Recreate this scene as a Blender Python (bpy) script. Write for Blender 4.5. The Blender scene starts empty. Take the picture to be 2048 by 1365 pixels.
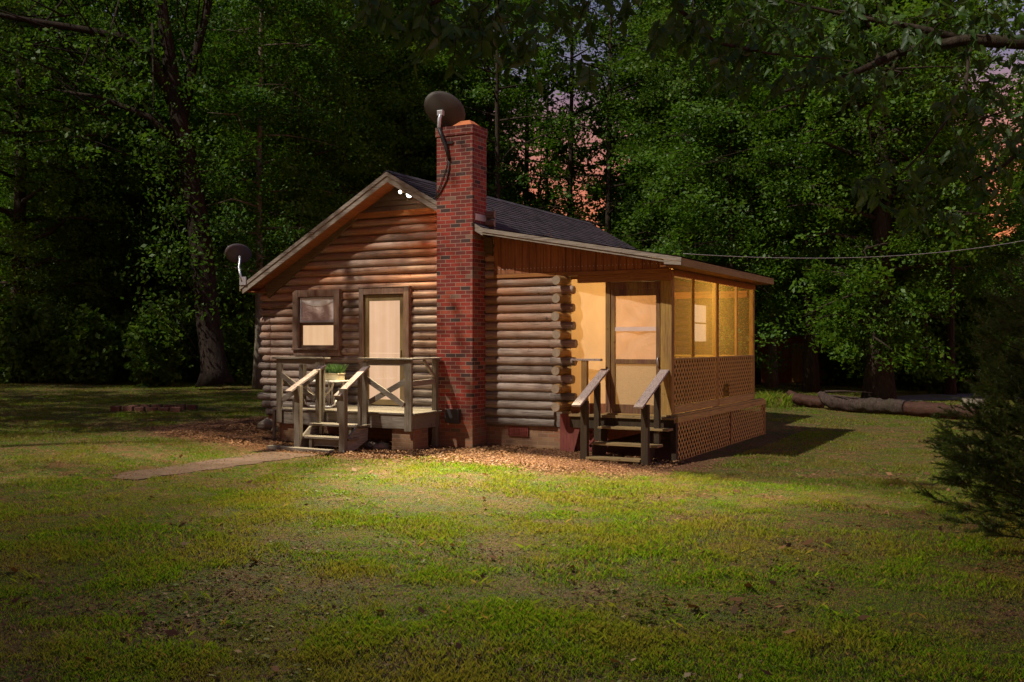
import bpy, math, random
import numpy as np
from mathutils import Vector, Matrix

# ------------------------------------------------------------------ camera, world, sun, exposure
SC = bpy.context.scene
COL = SC.collection
F_PX, CX, HZ = 2034.0, 1024.0, 685.0
ANG = math.atan2(1082.0, F_PX)
RX, RY = math.cos(ANG), math.sin(ANG)          # camera right, in plan
FX, FY = -math.sin(ANG), math.cos(ANG)         # camera forward, in plan
PX, PY, CH = 8.689, -15.426, 1.75

cam_d = bpy.data.cameras.new("camera")
cam_d.sensor_width = 36.0
cam_d.lens = 36.0 * F_PX / 2048.0
cam_d.shift_y = 2.5 / 2048.0
cam_d.clip_start = 0.1
cam_d.clip_end = 600.0
cam = bpy.data.objects.new("camera", cam_d)
COL.objects.link(cam)
cam.location = (PX, PY, CH)
cam.rotation_euler = (math.radians(90), 0, ANG)
SC.camera = cam

SUN_DIR = Vector((-0.30, -0.55, 0.78)).normalized()     # towards the sun
sun_el = math.asin(SUN_DIR.z)
sun_az = math.atan2(SUN_DIR.x, SUN_DIR.y)
w = bpy.data.worlds.new("World")
SC.world = w
w.use_nodes = True
nt = w.node_tree
nt.nodes.clear()
out = nt.nodes.new("ShaderNodeOutputWorld")
sky = nt.nodes.new("ShaderNodeTexSky")
sky.sky_type = 'NISHITA'
sky.sun_disc = False
sky.sun_elevation = sun_el
sky.sun_rotation = sun_az
bg1 = nt.nodes.new("ShaderNodeBackground")
bg1.inputs[1].default_value = 0.013
nt.links.new(sky.outputs[0], bg1.inputs[0])
tc = nt.nodes.new("ShaderNodeTexCoord")
sp = nt.nodes.new("ShaderNodeSeparateXYZ")
nt.links.new(tc.outputs["Generated"], sp.inputs[0])
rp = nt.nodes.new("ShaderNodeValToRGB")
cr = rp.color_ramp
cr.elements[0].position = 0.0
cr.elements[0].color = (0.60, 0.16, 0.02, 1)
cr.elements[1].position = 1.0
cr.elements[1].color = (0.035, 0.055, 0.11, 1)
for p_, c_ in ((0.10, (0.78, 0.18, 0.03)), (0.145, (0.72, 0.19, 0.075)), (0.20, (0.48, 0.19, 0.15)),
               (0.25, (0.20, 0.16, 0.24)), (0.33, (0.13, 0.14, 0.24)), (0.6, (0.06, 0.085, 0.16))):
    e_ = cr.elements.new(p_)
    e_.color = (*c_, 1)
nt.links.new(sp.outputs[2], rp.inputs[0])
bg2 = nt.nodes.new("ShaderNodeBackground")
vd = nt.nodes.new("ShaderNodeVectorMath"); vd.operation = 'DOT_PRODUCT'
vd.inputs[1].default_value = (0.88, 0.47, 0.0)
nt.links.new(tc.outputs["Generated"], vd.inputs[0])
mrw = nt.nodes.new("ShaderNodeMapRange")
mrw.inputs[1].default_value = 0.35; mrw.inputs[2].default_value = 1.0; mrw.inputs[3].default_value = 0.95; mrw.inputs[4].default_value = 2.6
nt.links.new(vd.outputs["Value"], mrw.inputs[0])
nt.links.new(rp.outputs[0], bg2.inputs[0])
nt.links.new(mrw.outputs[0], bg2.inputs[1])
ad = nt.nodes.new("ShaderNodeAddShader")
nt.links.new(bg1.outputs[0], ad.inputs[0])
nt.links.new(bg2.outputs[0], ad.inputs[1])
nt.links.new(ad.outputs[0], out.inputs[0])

sun_d = bpy.data.lights.new("sun", 'SUN')
sun_d.energy = 4.2
sun_d.angle = math.radians(0.6)
sun_d.color = (1.0, 0.90, 0.74)
sun = bpy.data.objects.new("sun", sun_d)
COL.objects.link(sun)
sun.rotation_euler = SUN_DIR.to_track_quat('Z', 'Y').to_euler()

SC.view_settings.view_transform = 'Standard'
SC.view_settings.look = 'None'
SC.view_settings.exposure = 0.0
SC.view_settings.gamma = 1.0
SC.render.engine = 'CYCLES'
SC.cycles.use_denoising = True
SC.cycles.max_bounces = 5
SC.cycles.diffuse_bounces = 3
SC.cycles.glossy_bounces = 2
SC.cycles.transmission_bounces = 3
SC.cycles.transparent_max_bounces = 10
SC.cycles.sample_clamp_indirect = 3.0

R = random.Random(7)
NR = np.random.default_rng(11)

# ------------------------------------------------------------------ helpers
def at(px, depth, z=0.0):
    """ground-plan point seen in photo column px at a given depth"""
    k = (px - CX) / F_PX
    return (PX + depth * (FX + k * RX), PY + depth * (FY + k * RY), z)

ROOT = {}

def tag(o, label=None, cat=None, group=None, kind=None):
    if label: o["label"] = label
    if cat: o["category"] = cat
    if group: o["group"] = group
    if kind: o["kind"] = kind
    return o

def thing(name, loc, label, cat, group=None):
    o = bpy.data.objects.new(name, None)
    o.empty_display_size = 0.2
    o.location = loc
    COL.objects.link(o)
    ROOT[o] = Vector(loc)
    return tag(o, label, cat, group)

def link_mesh(name, me, parent=None, origin=None):
    o = bpy.data.objects.new(name, me)
    COL.objects.link(o)
    if parent is not None:
        o.parent = parent
        ROOT[o] = ROOT[parent]
    else:
        o.location = origin if origin is not None else (0, 0, 0)
        ROOT[o] = Vector(o.location)
    return o

def np_mesh(name, V, F, mats, smooth=False, mi=None, attr=None):
    """fast mesh from an (n,3) array and one (m,k) face array or a list of such arrays"""
    Fs = F if isinstance(F, list) else [F]
    me = bpy.data.meshes.new(name)
    V = np.asarray(V, dtype=np.float32)
    me.vertices.add(len(V))
    me.vertices.foreach_set("co", V.ravel())
    loops = np.concatenate([f.ravel() for f in Fs]).astype(np.int32)
    cnt = np.concatenate([np.full(len(f), f.shape[1]) for f in Fs]).astype(np.int32)
    me.loops.add(len(loops))
    me.loops.foreach_set("vertex_index", loops)
    me.polygons.add(len(cnt))
    st = np.concatenate([[0], np.cumsum(cnt)[:-1]]).astype(np.int32)
    me.polygons.foreach_set("loop_start", st)
    me.polygons.foreach_set("loop_total", cnt)
    for m in (mats if isinstance(mats, (list, tuple)) else [mats]):
        me.materials.append(m)
    if mi is not None:
        me.polygons.foreach_set("material_index", np.asarray(mi, dtype=np.int32))
    if smooth is not False:
        sm = np.full(len(cnt), True) if smooth is True else np.asarray(smooth)
        me.polygons.foreach_set("use_smooth", sm)
    if attr:
        for k, a in attr.items():
            at_ = me.attributes.new(k, 'FLOAT', 'POINT')
            at_.data.foreach_set("value", np.asarray(a, dtype=np.float32))
    me.update(calc_edges=True)
    me.validate()
    return me

class MB:
    """collects shapes, then links them as ONE mesh object"""
    def __init__(self):
        self.v, self.f, self.m, self.s = [], [], [], []
    def add(self, vs, fs, mi=0, smooth=False):
        b = len(self.v)
        self.v += [tuple(p) for p in vs]
        for f in fs:
            self.f.append(tuple(i + b for i in f))
            self.m.append(mi)
            self.s.append(smooth)
        return self
    def box(self, x0, x1, y0, y1, z0, z1, mi=0):
        vs = [(x, y, z) for z in (z0, z1) for y in (y0, y1) for x in (x0, x1)]
        return self.add(vs, [(0, 2, 3, 1), (4, 5, 7, 6), (0, 1, 5, 4), (2, 6, 7, 3), (0, 4, 6, 2), (1, 3, 7, 5)], mi)
    def beam(self, a, b, wd, th, up=(0, 0, 1), mi=0):
        """a board from a to b, wd wide across (a-b x up), th thick along up"""
        a, b = Vector(a), Vector(b)
        d = (b - a).normalized()
        s = d.cross(Vector(up)).normalized()
        u = s.cross(d).normalized()
        vs = []
        for p in (a, b):
            for q in ((-1, -1), (1, -1), (1, 1), (-1, 1)):
                vs.append(p + s * (wd / 2 * q[0]) + u * (th / 2 * q[1]))
        return self.add(vs, [(0, 1, 2, 3), (7, 6, 5, 4), (0, 4, 5, 1), (1, 5, 6, 2), (2, 6, 7, 3), (3, 7, 4, 0)], mi)
    def tube(self, pts, rad, n=8, mi=0, capm=None, jit=0.0):
        pts = [Vector(p) for p in pts]
        if not isinstance(rad, (list, tuple)): rad = [rad] * len(pts)
        vs, fs = [], []
        prev = None
        for i, p in enumerate(pts):
            d = (pts[min(i + 1, len(pts) - 1)] - pts[max(i - 1, 0)]).normalized()
            if prev is None:
                r = d.orthogonal().normalized()
            else:
                r = (prev - d * prev.dot(d)).normalized()
            prev = r
            t = d.cross(r)
            for k in range(n):
                a = 2 * math.pi * k / n
                q = rad[i] * (1 + (R.uniform(-jit, jit) if jit else 0))
                vs.append(p + r * (math.cos(a) * q) + t * (math.sin(a) * q))
        for i in range(len(pts) - 1):
            for k in range(n):
                fs.append((i * n + k, i * n + (k + 1) % n, (i + 1) * n + (k + 1) % n, (i + 1) * n + k))
        self.add(vs, fs, mi, True)
        b = len(self.v) - len(vs)
        cm = mi if capm is None else capm
        self.f.append(tuple(b + k for k in range(n))[::-1]); self.m.append(cm); self.s.append(False)
        e = b + (len(pts) - 1) * n
        self.f.append(tuple(e + k for k in range(n))); self.m.append(cm); self.s.append(False)
        return self
    def prism(self, poly, axis, a, b, mi=0):
        """polygon in the plane across axis ('x': (y,z), 'y': (x,z), 'z': (x,y)), extruded from a to b"""
        def P(p, t):
            return {'x': (t, p[0], p[1]), 'y': (p[0], t, p[1]), 'z': (p[0], p[1], t)}[axis]
        n = len(poly)
        vs = [P(p, a) for p in poly] + [P(p, b) for p in poly]
        fs = [tuple(range(n))[::-1], tuple(range(n, 2 * n))] + [(i, (i + 1) % n, n + (i + 1) % n, n + i) for i in range(n)]
        return self.add(vs, fs, mi)
    def build(self, name, mats, parent=None, origin=None, bevel=0.0, fix=True):
        org = ROOT[parent] if parent is not None else Vector(origin or (0, 0, 0))
        me = bpy.data.meshes.new(name)
        me.from_pydata([(x - org.x, y - org.y, z - org.z) for x, y, z in self.v], [], self.f)
        for m in (mats if isinstance(mats, (list, tuple)) else [mats]):
            me.materials.append(m)
        me.polygons.foreach_set("material_index", self.m)
        me.polygons.foreach_set("use_smooth", self.s)
        me.update()
        if fix:
            import bmesh
            bm = bmesh.new(); bm.from_mesh(me)
            bmesh.ops.recalc_face_normals(bm, faces=bm.faces)
            bm.to_mesh(me); bm.free()
        o = link_mesh(name, me, parent, org)
        if bevel:
            md = o.modifiers.new("bevel", 'BEVEL')
            md.width = bevel; md.segments = 2; md.limit_method = 'ANGLE'; md.angle_limit = math.radians(40)
        return o

# ---- value noise in numpy, for the lie of the land and the patchiness of the lawn
_G = NR.random((256, 256))
def vnoise(x, y, s):
    x = np.asarray(x, float) / s + 1000.0; y = np.asarray(y, float) / s + 1000.0
    xi = np.floor(x).astype(int); yi = np.floor(y).astype(int)
    fx = x - xi; fy = y - yi
    fx = fx * fx * (3 - 2 * fx); fy = fy * fy * (3 - 2 * fy)
    g = lambda a, b: _G[a % 256, b % 256]
    return (g(xi, yi) * (1 - fx) + g(xi + 1, yi) * fx) * (1 - fy) + (g(xi, yi + 1) * (1 - fx) + g(xi + 1, yi + 1) * fx) * fy
def fbm(x, y, s):
    return (vnoise(x, y, s) * 0.5 + vnoise(y, x, s / 2.1) * 0.3 + vnoise(x, y, s / 4.7) * 0.2)
def sstep(a, b, x):
    t = np.clip((np.asarray(x, float) - a) / (b - a), 0, 1)
    return t * t * (3 - 2 * t)
def zg(x, y):
    x = np.asarray(x, float); y = np.asarray(y, float)
    h = -0.06 + 0.20 * sstep(2.2, 6.0, -x) + 0.25 * sstep(7, 26, -x)
    h = h - 0.10 * sstep(0.8, 4.5, x)
    return h + 0.05 * (fbm(x, y, 3.0) - 0.5) * sstep(0.5, 3, np.hypot(np.maximum(np.maximum(-5.2 - x, x - 4.0), 0), np.maximum(np.maximum(-2.6 - y, y - 8.6), 0)))
def zgf(x, y): return float(zg(x, y))

# ------------------------------------------------------------------ materials
def new_mat(name):
    m = bpy.data.materials.new(name)
    m.use_nodes = True
    t = m.node_tree
    t.nodes.clear()
    o = t.nodes.new("ShaderNodeOutputMaterial")
    return m, t, o

class N:
    """small node-graph writer"""
    def __init__(s, t): s.t = t
    def n(s, typ, **kw):
        x = s.t.nodes.new(typ)
        for k, v in kw.items(): setattr(x, k, v)
        return x
    def l(s, a, b): s.t.links.new(a, b)
    def put(s, x, i, v):
        if hasattr(v, "is_output") or isinstance(v, bpy.types.NodeSocket): s.l(v, x.inputs[i])
        else: x.inputs[i].default_value = v
    def math(s, op, a, b=0.0, c=None):
        x = s.n("ShaderNodeMath", operation=op)
        s.put(x, 0, a); s.put(x, 1, b)
        if c is not None: s.put(x, 2, c)
        return x.outputs[0]
    def obj(s): return s.n("ShaderNodeTexCoord").outputs["Object"]
    def sep(s, v):
        x = s.n("ShaderNodeSeparateXYZ"); s.l(v, x.inputs[0]); return x.outputs
    def comb(s, a, b, c=0.0):
        x = s.n("ShaderNodeCombineXYZ")
        s.put(x, 0, a); s.put(x, 1, b); s.put(x, 2, c); return x.outputs[0]
    def scale(s, v, k):
        x = s.n("ShaderNodeMapping"); s.l(v, x.inputs[0]); x.inputs["Scale"].default_value = k; return x.outputs[0]
    def noise(s, v, sc, det=4.0, rough=0.6, dist=0.0):
        x = s.n("ShaderNodeTexNoise")
        if v is not None: s.l(v, x.inputs["Vector"])
        x.inputs["Scale"].default_value = sc; x.inputs["Detail"].default_value = det
        x.inputs["Roughness"].default_value = rough; x.inputs["Distortion"].default_value = dist
        return x.outputs["Fac"]
    def ramp(s, f, stops, interp='LINEAR'):
        x = s.n("ShaderNodeValToRGB"); x.color_ramp.interpolation = interp
        e = x.color_ramp.elements
        while len(e) < len(stops): e.new(0.5)
        for i, (p, c) in enumerate(stops):
            e[i].position = p
            e[i].color = (*c, 1) if not isinstance(c, (int, float)) else (c, c, c, 1)
        s.put(x, 0, f)
        return x.outputs[0]
    def mix(s, f, a, b, mode='MIX'):
        x = s.n("ShaderNodeMix", data_type='RGBA', blend_type=mode)
        s.put(x, 0, f)
        s.put(x, 6, a if not isinstance(a, tuple) else (*a, 1)); s.put(x, 7, b if not isinstance(b, tuple) else (*b, 1))
        return x.outputs[2]
    def white(s, v, dim='3D'):
        x = s.n("ShaderNodeTexWhiteNoise", noise_dimensions=dim)
        s.l(v, x.inputs[0] if dim != '1D' else x.inputs["W"]); return x.outputs["Value"]
    def bump(s, h, st=0.5, d=0.01):
        x = s.n("ShaderNodeBump"); s.put(x, "Strength", st); s.put(x, "Distance", d); s.l(h, x.inputs["Height"]); return x.outputs[0]
    def bsdf(s, out, col, rough=0.7, normal=None, spec=0.3, metal=0.0):
        x = s.n("ShaderNodeBsdfPrincipled")
        s.put(x, "Base Color", col if not isinstance(col, tuple) else (*col, 1)); s.put(x, "Roughness", rough)
        x.inputs["Specular IOR Level"].default_value = spec; x.inputs["Metallic"].default_value = metal
        if normal is not None: s.l(normal, x.inputs["Normal"])
        if out is not None: s.l(x.outputs[0], out.inputs[0])
        return x

def wood_mat(name, light, dark, axis='x', stain=None, grain=1.0, rough=0.75, zline=None, row=None, zoff=0.0):
    """weathered wood; grain runs along axis; stain = (colour, scale, amount); zline=(z0,z1): the stain survives above z1"""
    m, t, o = new_mat(name)
    g = N(t)
    v = g.obj()
    k = {'x': (0.9, 14, 14), 'y': (14, 0.9, 14), 'z': (14, 14, 0.9)}[axis]
    fine = g.noise(g.scale(v, tuple(q * grain for q in k)), 3.0, 6, 0.7, 0.6)
    big = g.noise(g.scale(v, tuple(0.35 + q * 0.12 for q in k)), 1.6, 3, 0.6)
    c = g.mix(g.ramp(fine, [(0.32, 0.0), (0.66, 1.0)]), dark, light)
    if stain:
        sc, amt = stain
        f = g.ramp(big, [(0.38, 0.0), (0.62, 1.0)])
        if zline:
            z = g.sep(v)[2]
            mr = g.n("ShaderNodeMapRange")
            g.put(mr, 0, z); mr.inputs[1].default_value = zline[0] - zoff; mr.inputs[2].default_value = zline[1] - zoff
            f = g.math('MULTIPLY', g.math('ADD', g.math('MULTIPLY', f, 0.7), 0.25), mr.outputs[0])
        f = g.math('MULTIPLY', f, amt)
        c = g.mix(f, c, g.mix(g.ramp(fine, [(0.3, 0.0), (0.7, 1.0)]), tuple(q * 0.55 for q in sc), sc))
    if row:
        z = g.sep(v)[2]
        rid = g.math('FLOOR', g.math('DIVIDE', g.math('SUBTRACT', z, row[0] - zoff), row[1]))
        wn = g.white(rid, '1D')
        c = g.mix(1.0, c, g.ramp(wn, [(0.0, 0.55), (1.0, 1.22)]), 'MULTIPLY')
    chk = g.noise(g.scale(v, tuple(0.35 if q < 2 else q * 2.2 for q in k)), 2.0, 3, 0.5)
    c = g.mix(g.ramp(chk, [(0.63, 0.0), (0.67, 0.75)]), c, tuple(q * 0.3 for q in dark))
    knots = g.noise(v, 9.0, 2, 0.5)
    c = g.mix(g.ramp(knots, [(0.70, 0.0), (0.76, 0.8)]), c, tuple(q * 0.45 for q in dark))
    g.bsdf(o, c, rough, g.bump(fine, 0.45, 0.006), 0.25)
    return m

def plain_mat(name, col, rough=0.6, metal=0.0, spec=0.4, vary=0.25, sc=6.0, bump=0.0):
    m, t, o = new_mat(name)
    g = N(t)
    f = g.noise(g.obj(), sc, 5, 0.65)
    c = g.mix(f, tuple(q * (1 - vary) for q in col), tuple(min(1, q * (1 + vary)) for q in col))
    g.bsdf(o, c, g.math('ADD', g.math('MULTIPLY', f, 0.2), rough - 0.1), g.bump(f, bump, 0.01) if bump else None, spec, metal)
    return m

def brick_mat(name, zoff=0.0, tones=None, dirt=True):
    m, t, o = new_mat(name)
    g = N(t)
    v = g.obj()
    x, y, z = g.sep(v)[:3]
    BW, BH, MO = 0.203, 0.0675, 0.010
    wob = g.math('MULTIPLY', g.math('SUBTRACT', g.noise(v, 7.0, 3), 0.5), 0.006)
    zz = g.math('DIVIDE', g.math('ADD', z, wob), BH)
    row = g.math('FLOOR', zz)
    fz = g.math('MULTIPLY', g.math('FRACT', zz), BH)
    odd = g.math('MULTIPLY', g.math('FRACT', g.math('MULTIPLY', row, 0.5)), BW)
    u = g.math('DIVIDE', g.math('ADD', g.math('ADD', g.math('ADD', x, y), odd), wob), BW)
    col = g.math('FLOOR', u)
    fu = g.math('MULTIPLY', g.math('FRACT', u), BW)
    mort = g.math('MAXIMUM', g.math('LESS_THAN', fz, MO), g.math('LESS_THAN', fu, MO))
    wn = g.white(g.comb(row, col), '2D')
    tones = tones or [(0.0, (0.30, 0.040, 0.028)), (0.28, (0.22, 0.030, 0.024)), (0.50, (0.36, 0.075, 0.045)),
                      (0.66, (0.16, 0.035, 0.03)), (0.86, (0.055, 0.036, 0.036)), (0.94, (0.22, 0.13, 0.10))]
    c = g.ramp(wn, tones, 'CONSTANT')
    sp_ = g.noise(v, 55.0, 4, 0.7)
    c = g.mix(g.ramp(sp_, [(0.4, 0.0), (0.75, 0.55)]), c, (0.09, 0.045, 0.04))
    soot = g.noise(v, 2.2, 4, 0.6)
    c = g.mix(g.ramp(soot, [(0.50, 0.0), (0.72, 0.5)]), c, (0.10, 0.045, 0.045))
    top = g.n('ShaderNodeMapRange'); g.put(top, 0, g.math('ADD', z, g.math('MULTIPLY', soot, 1.2))); top.inputs[1].default_value = 4.7 - zoff; top.inputs[2].default_value = 6.0 - zoff
    c = g.mix(g.math('MULTIPLY', top.outputs[0], 0.4), c, (0.055, 0.03, 0.03))
    c = g.mix(mort, c, g.mix(sp_, (0.24, 0.15, 0.125), (0.36, 0.25, 0.20)))
    if dirt:
        mr = g.n("ShaderNodeMapRange")
        g.put(mr, 0, g.math('ADD', z, g.math('MULTIPLY', g.math('SUBTRACT', soot, 0.5), 0.6)))
        mr.inputs[1].default_value = 0.65 - zoff; mr.inputs[2].default_value = 0.05 - zoff
        c = g.mix(g.math('MULTIPLY', mr.outputs[0], 0.62), c, (0.23, 0.155, 0.085))
    h = g.math('ADD', g.math('SUBTRACT', 1.0, mort), g.math('MULTIPLY', sp_, 0.4))
    g.bsdf(o, c, 0.85, g.bump(h, 0.8, 0.008), 0.2)
    return m

def leaf_mat(name, a, b, trans=0.35, gloss=0.10, dry=None, patch=None):
    m, t, o = new_mat(name)
    g = N(t)
    geo = g.n("ShaderNodeNewGeometry")
    oi = g.n("ShaderNodeObjectInfo")
    ri = geo.outputs["Random Per Island"]
    c = g.mix(ri, a, b)
    c = g.mix(1.0, c, g.ramp(oi.outputs["Random"], [(0.0, (0.72, 0.85, 0.75)), (0.5, (1.0, 1.0, 1.0)), (1.0, (1.22, 1.08, 0.75))]), 'MULTIPLY')
    if dry:
        c = g.mix(g.ramp(g.math('FRACT', g.math('MULTIPLY', ri, 17.3)), [(1 - dry[1], 0.0), (1.0 - dry[1] + 0.001, 1.0)], 'CONSTANT'), c, dry[0])
    if patch:
        pf_ = g.noise(g.obj(), patch[1], 4, 0.65)
        c = g.mix(g.ramp(pf_, [(0.44, 0.0), (0.62, patch[2])]), c, patch[0])
    d = g.n("ShaderNodeBsdfDiffuse"); g.l(c, d.inputs[0])
    tr = g.n("ShaderNodeBsdfTranslucent"); g.l(g.mix(1.0, c, (1.25, 1.3, 0.7), 'MULTIPLY'), tr.inputs[0])
    gl = g.n("ShaderNodeBsdfGlossy"); gl.inputs["Roughness"].default_value = 0.5
    gl.inputs[0].default_value = (0.8, 0.85, 0.9, 1)
    m1 = g.n("ShaderNodeMixShader"); m1.inputs[0].default_value = trans
    g.l(d.outputs[0], m1.inputs[1]); g.l(tr.outputs[0], m1.inputs[2])
    m2 = g.n("ShaderNodeMixShader"); m2.inputs[0].default_value = gloss
    g.l(m1.outputs[0], m2.inputs[1]); g.l(gl.outputs[0], m2.inputs[2])
    g.l(m2.outputs[0], o.inputs[0])
    return m

def bark_mat(name, a, b, sc=1.0):
    m, t, o = new_mat(name)
    g = N(t)
    v = g.obj()
    f = g.noise(g.scale(v, (9 * sc, 9 * sc, 1.6 * sc)), 2.0, 6, 0.7, 0.8)
    c = g.mix(g.ramp(f, [(0.35, 0.0), (0.65, 1.0)]), a, b)
    moss = g.noise(v, 1.3, 3)
    c = g.mix(g.ramp(moss, [(0.52, 0.0), (0.7, 0.4)]), c, tuple(0.5 * (p + q) * r_ for p, q, r_ in zip(a, b, (0.6, 1.0, 0.5))))
    g.bsdf(o, c, 0.9, g.bump(f, 1.0, 0.03), 0.15)
    return m

def glow_mat(name, col, strength, pattern=True):
    """a lit pane: curtain and reflections break the glow up a little"""
    m, t, o = new_mat(name)
    g = N(t)
    v = g.obj()
    if pattern:
        f = g.math('ADD', g.math('MULTIPLY', g.noise(g.scale(v, (5.0, 5.0, 0.25)), 2.0, 2, 0.5), 0.6), g.math('MULTIPLY', g.noise(v, 2.6, 3, 0.6), 0.4))
        c = g.mix(g.ramp(f, [(0.35, 0.0), (0.65, 1.0)]), tuple(q * r_ for q, r_ in zip(col, (0.88, 0.83, 0.76))), col)
    else:
        c = g.mix(0.5, col, col)
    e = g.n("ShaderNodeEmission"); g.l(c, e.inputs[0]); e.inputs[1].default_value = strength
    gl = g.n("ShaderNodeBsdfGlossy"); gl.inputs["Roughness"].default_value = 0.05
    mx = g.n("ShaderNodeMixShader"); mx.inputs[0].default_value = 0.05
    g.l(e.outputs[0], mx.inputs[1]); g.l(gl.outputs[0], mx.inputs[2]); g.l(mx.outputs[0], o.inputs[0])
    return m

def sheet_mat(name, col, opacity=1.0, folds=0.0, sc=(2, 2, 2), trans=0.55):
    """screen mesh, plastic sheeting or cloth: lets light through"""
    m, t, o = new_mat(name)
    g = N(t)
    f = g.noise(g.scale(g.obj(), sc), 1.6, 4, 0.55, 0.7)
    c = g.mix(f, tuple(q * 0.75 for q in col), tuple(min(1, q * 1.15) for q in col))
    nb = g.bump(f, folds, 0.05) if folds else None
    d = g.n("ShaderNodeBsdfDiffuse"); g.l(c, d.inputs[0])
    tr = g.n("ShaderNodeBsdfTranslucent"); g.l(c, tr.inputs[0])
    if nb is not None: g.l(nb, d.inputs["Normal"]); g.l(nb, tr.inputs["Normal"])
    m1 = g.n("ShaderNodeMixShader"); m1.inputs[0].default_value = trans
    g.l(d.outputs[0], m1.inputs[1]); g.l(tr.outputs[0], m1.inputs[2])
    tp = g.n("ShaderNodeBsdfTransparent")
    m2 = g.n("ShaderNodeMixShader"); m2.inputs[0].default_value = opacity
    g.l(tp.outputs[0], m2.inputs[1]); g.l(m1.outputs[0], m2.inputs[2]); g.l(m2.outputs[0], o.inputs[0])
    return m

ROWZ, PITCH = 0.684 - 0.0745, 0.149
M = {}
M['log'] = wood_mat('weathered_log', (0.35, 0.305, 0.275), (0.105, 0.084, 0.073), 'x', ((0.47, 0.21, 0.10), 0.95), 1.0, 0.7, (0.4, 3.1), (ROWZ, PITCH))
M['log_y'] = wood_mat('weathered_log_side', (0.34, 0.20, 0.08), (0.15, 0.085, 0.035), 'y', ((0.40, 0.20, 0.05), 0.8), 1.0, 0.7, None, (ROWZ, PITCH))
M['log_end'] = plain_mat('cut_log_end', (0.25, 0.195, 0.145), 0.8, vary=0.6, sc=26.0, bump=0.4)
M['gable'] = wood_mat('gable_clapboard', (0.17, 0.145, 0.12), (0.07, 0.058, 0.05), 'x', None, 1.2)
M['trim'] = wood_mat('brown_trim_board', (0.21, 0.145, 0.10), (0.085, 0.055, 0.04), 'x', ((0.29, 0.14, 0.075), 0.8), 1.2)
M['trim_z'] = wood_mat('brown_trim_board_upright', (0.205, 0.145, 0.11), (0.085, 0.055, 0.042), 'z', ((0.27, 0.14, 0.09), 0.6), 1.2)
M['orange'] = wood_mat('stained_board', (0.30, 0.135, 0.05), (0.15, 0.06, 0.025), 'x', ((0.36, 0.15, 0.04), 0.6), 1.0)
M['soffit'] = wood_mat('stained_soffit', (0.30, 0.115, 0.04), (0.15, 0.055, 0.02), 'y', None, 1.0)
M['redboard'] = wood_mat('red_brown_board', (0.28, 0.105, 0.05), (0.12, 0.048, 0.028), 'z', ((0.36, 0.14, 0.055), 0.8), 1.0)
M['fascia'] = wood_mat('weathered_fascia', (0.33, 0.29, 0.25), (0.12, 0.095, 0.08), 'x', None, 1.4)
M['fascia_y'] = wood_mat('weathered_eave_board', (0.34, 0.27, 0.12), (0.18, 0.13, 0.055), 'y', ((0.24, 0.20, 0.08), 0.6), 1.4)
M['deck'] = wood_mat('weathered_deck', (0.24, 0.21, 0.18), (0.09, 0.077, 0.064), 'x', ((0.20, 0.165, 0.125), 0.6), 1.5)
M['deck_y'] = wood_mat('weathered_deck_board', (0.33, 0.295, 0.26), (0.14, 0.12, 0.105), 'y', None, 1.5)
M['deck_z'] = wood_mat('weathered_post', (0.21, 0.18, 0.145), (0.085, 0.068, 0.052), 'z', ((0.20, 0.165, 0.11), 0.6), 1.5)
M['porch'] = wood_mat('porch_timber', (0.45, 0.29, 0.075), (0.22, 0.13, 0.032), 'z', ((0.20, 0.10, 0.06), 0.6), 1.3)
M['porch_x'] = wood_mat('porch_board', (0.36, 0.24, 0.09), (0.19, 0.115, 0.04), 'x', None, 1.3)
M['porch_y'] = wood_mat('porch_rail_board', (0.50, 0.37, 0.13), (0.27, 0.19, 0.065), 'y', None, 1.3)
M['door_dark'] = wood_mat('dark_red_door_wood', (0.17, 0.075, 0.05), (0.07, 0.032, 0.025), 'z', ((0.30, 0.19, 0.06), 0.8), 1.3)
M['stair'] = wood_mat('dark_stair_timber', (0.055, 0.037, 0.02), (0.02, 0.014, 0.009), 'z', None, 1.3)
M['stair_x'] = wood_mat('worn_stair_tread', (0.30, 0.215, 0.10), (0.12, 0.08, 0.04), 'x', None, 1.3)
M['rail'] = wood_mat('flaking_handrail', (0.42, 0.35, 0.33), (0.12, 0.075, 0.07), 'y', None, 2.0)
M['lattice'] = wood_mat('lattice_lath', (0.60, 0.41, 0.14), (0.34, 0.22, 0.07), 'z', None, 1.0)
M['lattice_red'] = wood_mat('red_lattice_lath', (0.22, 0.06, 0.05), (0.10, 0.03, 0.025), 'z', None, 1.0)
M['brick'] = brick_mat('chimney_brick')
M['brick_base'] = brick_mat('foundation_brick', tones=[(0.0, (0.27, 0.075, 0.045)), (0.3, (0.22, 0.10, 0.055)), (0.55, (0.15, 0.06, 0.045)), (0.75, (0.27, 0.15, 0.085)), (0.92, (0.08, 0.05, 0.045))])
M['terracotta'] = plain_mat('terracotta', (0.50, 0.16, 0.06), 0.8, vary=0.2, sc=14)
M['flash'] = plain_mat('galvanised_flashing', (0.42, 0.44, 0.46), 0.45, 0.3)
M['white'] = plain_mat('white_paint', (0.74, 0.72, 0.66), 0.45, vary=0.1)
M['cream'] = plain_mat('cream_plastic', (0.62, 0.53, 0.33), 0.6, vary=0.2)
M['black'] = plain_mat('black_metal', (0.025, 0.024, 0.026), 0.5)
M['dishgrey'] = plain_mat('grey_dish_metal', (0.06, 0.054, 0.048), 0.6, 0.0, 0.4, 0.12, 3.0)
M['dishdark'] = plain_mat('dark_dish_metal', (0.075, 0.06, 0.068), 0.5, 0.0, 0.4, 0.12, 3.0)
M['steel'] = plain_mat('galvanised_steel', (0.45, 0.47, 0.52), 0.4, 0.6)
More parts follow.
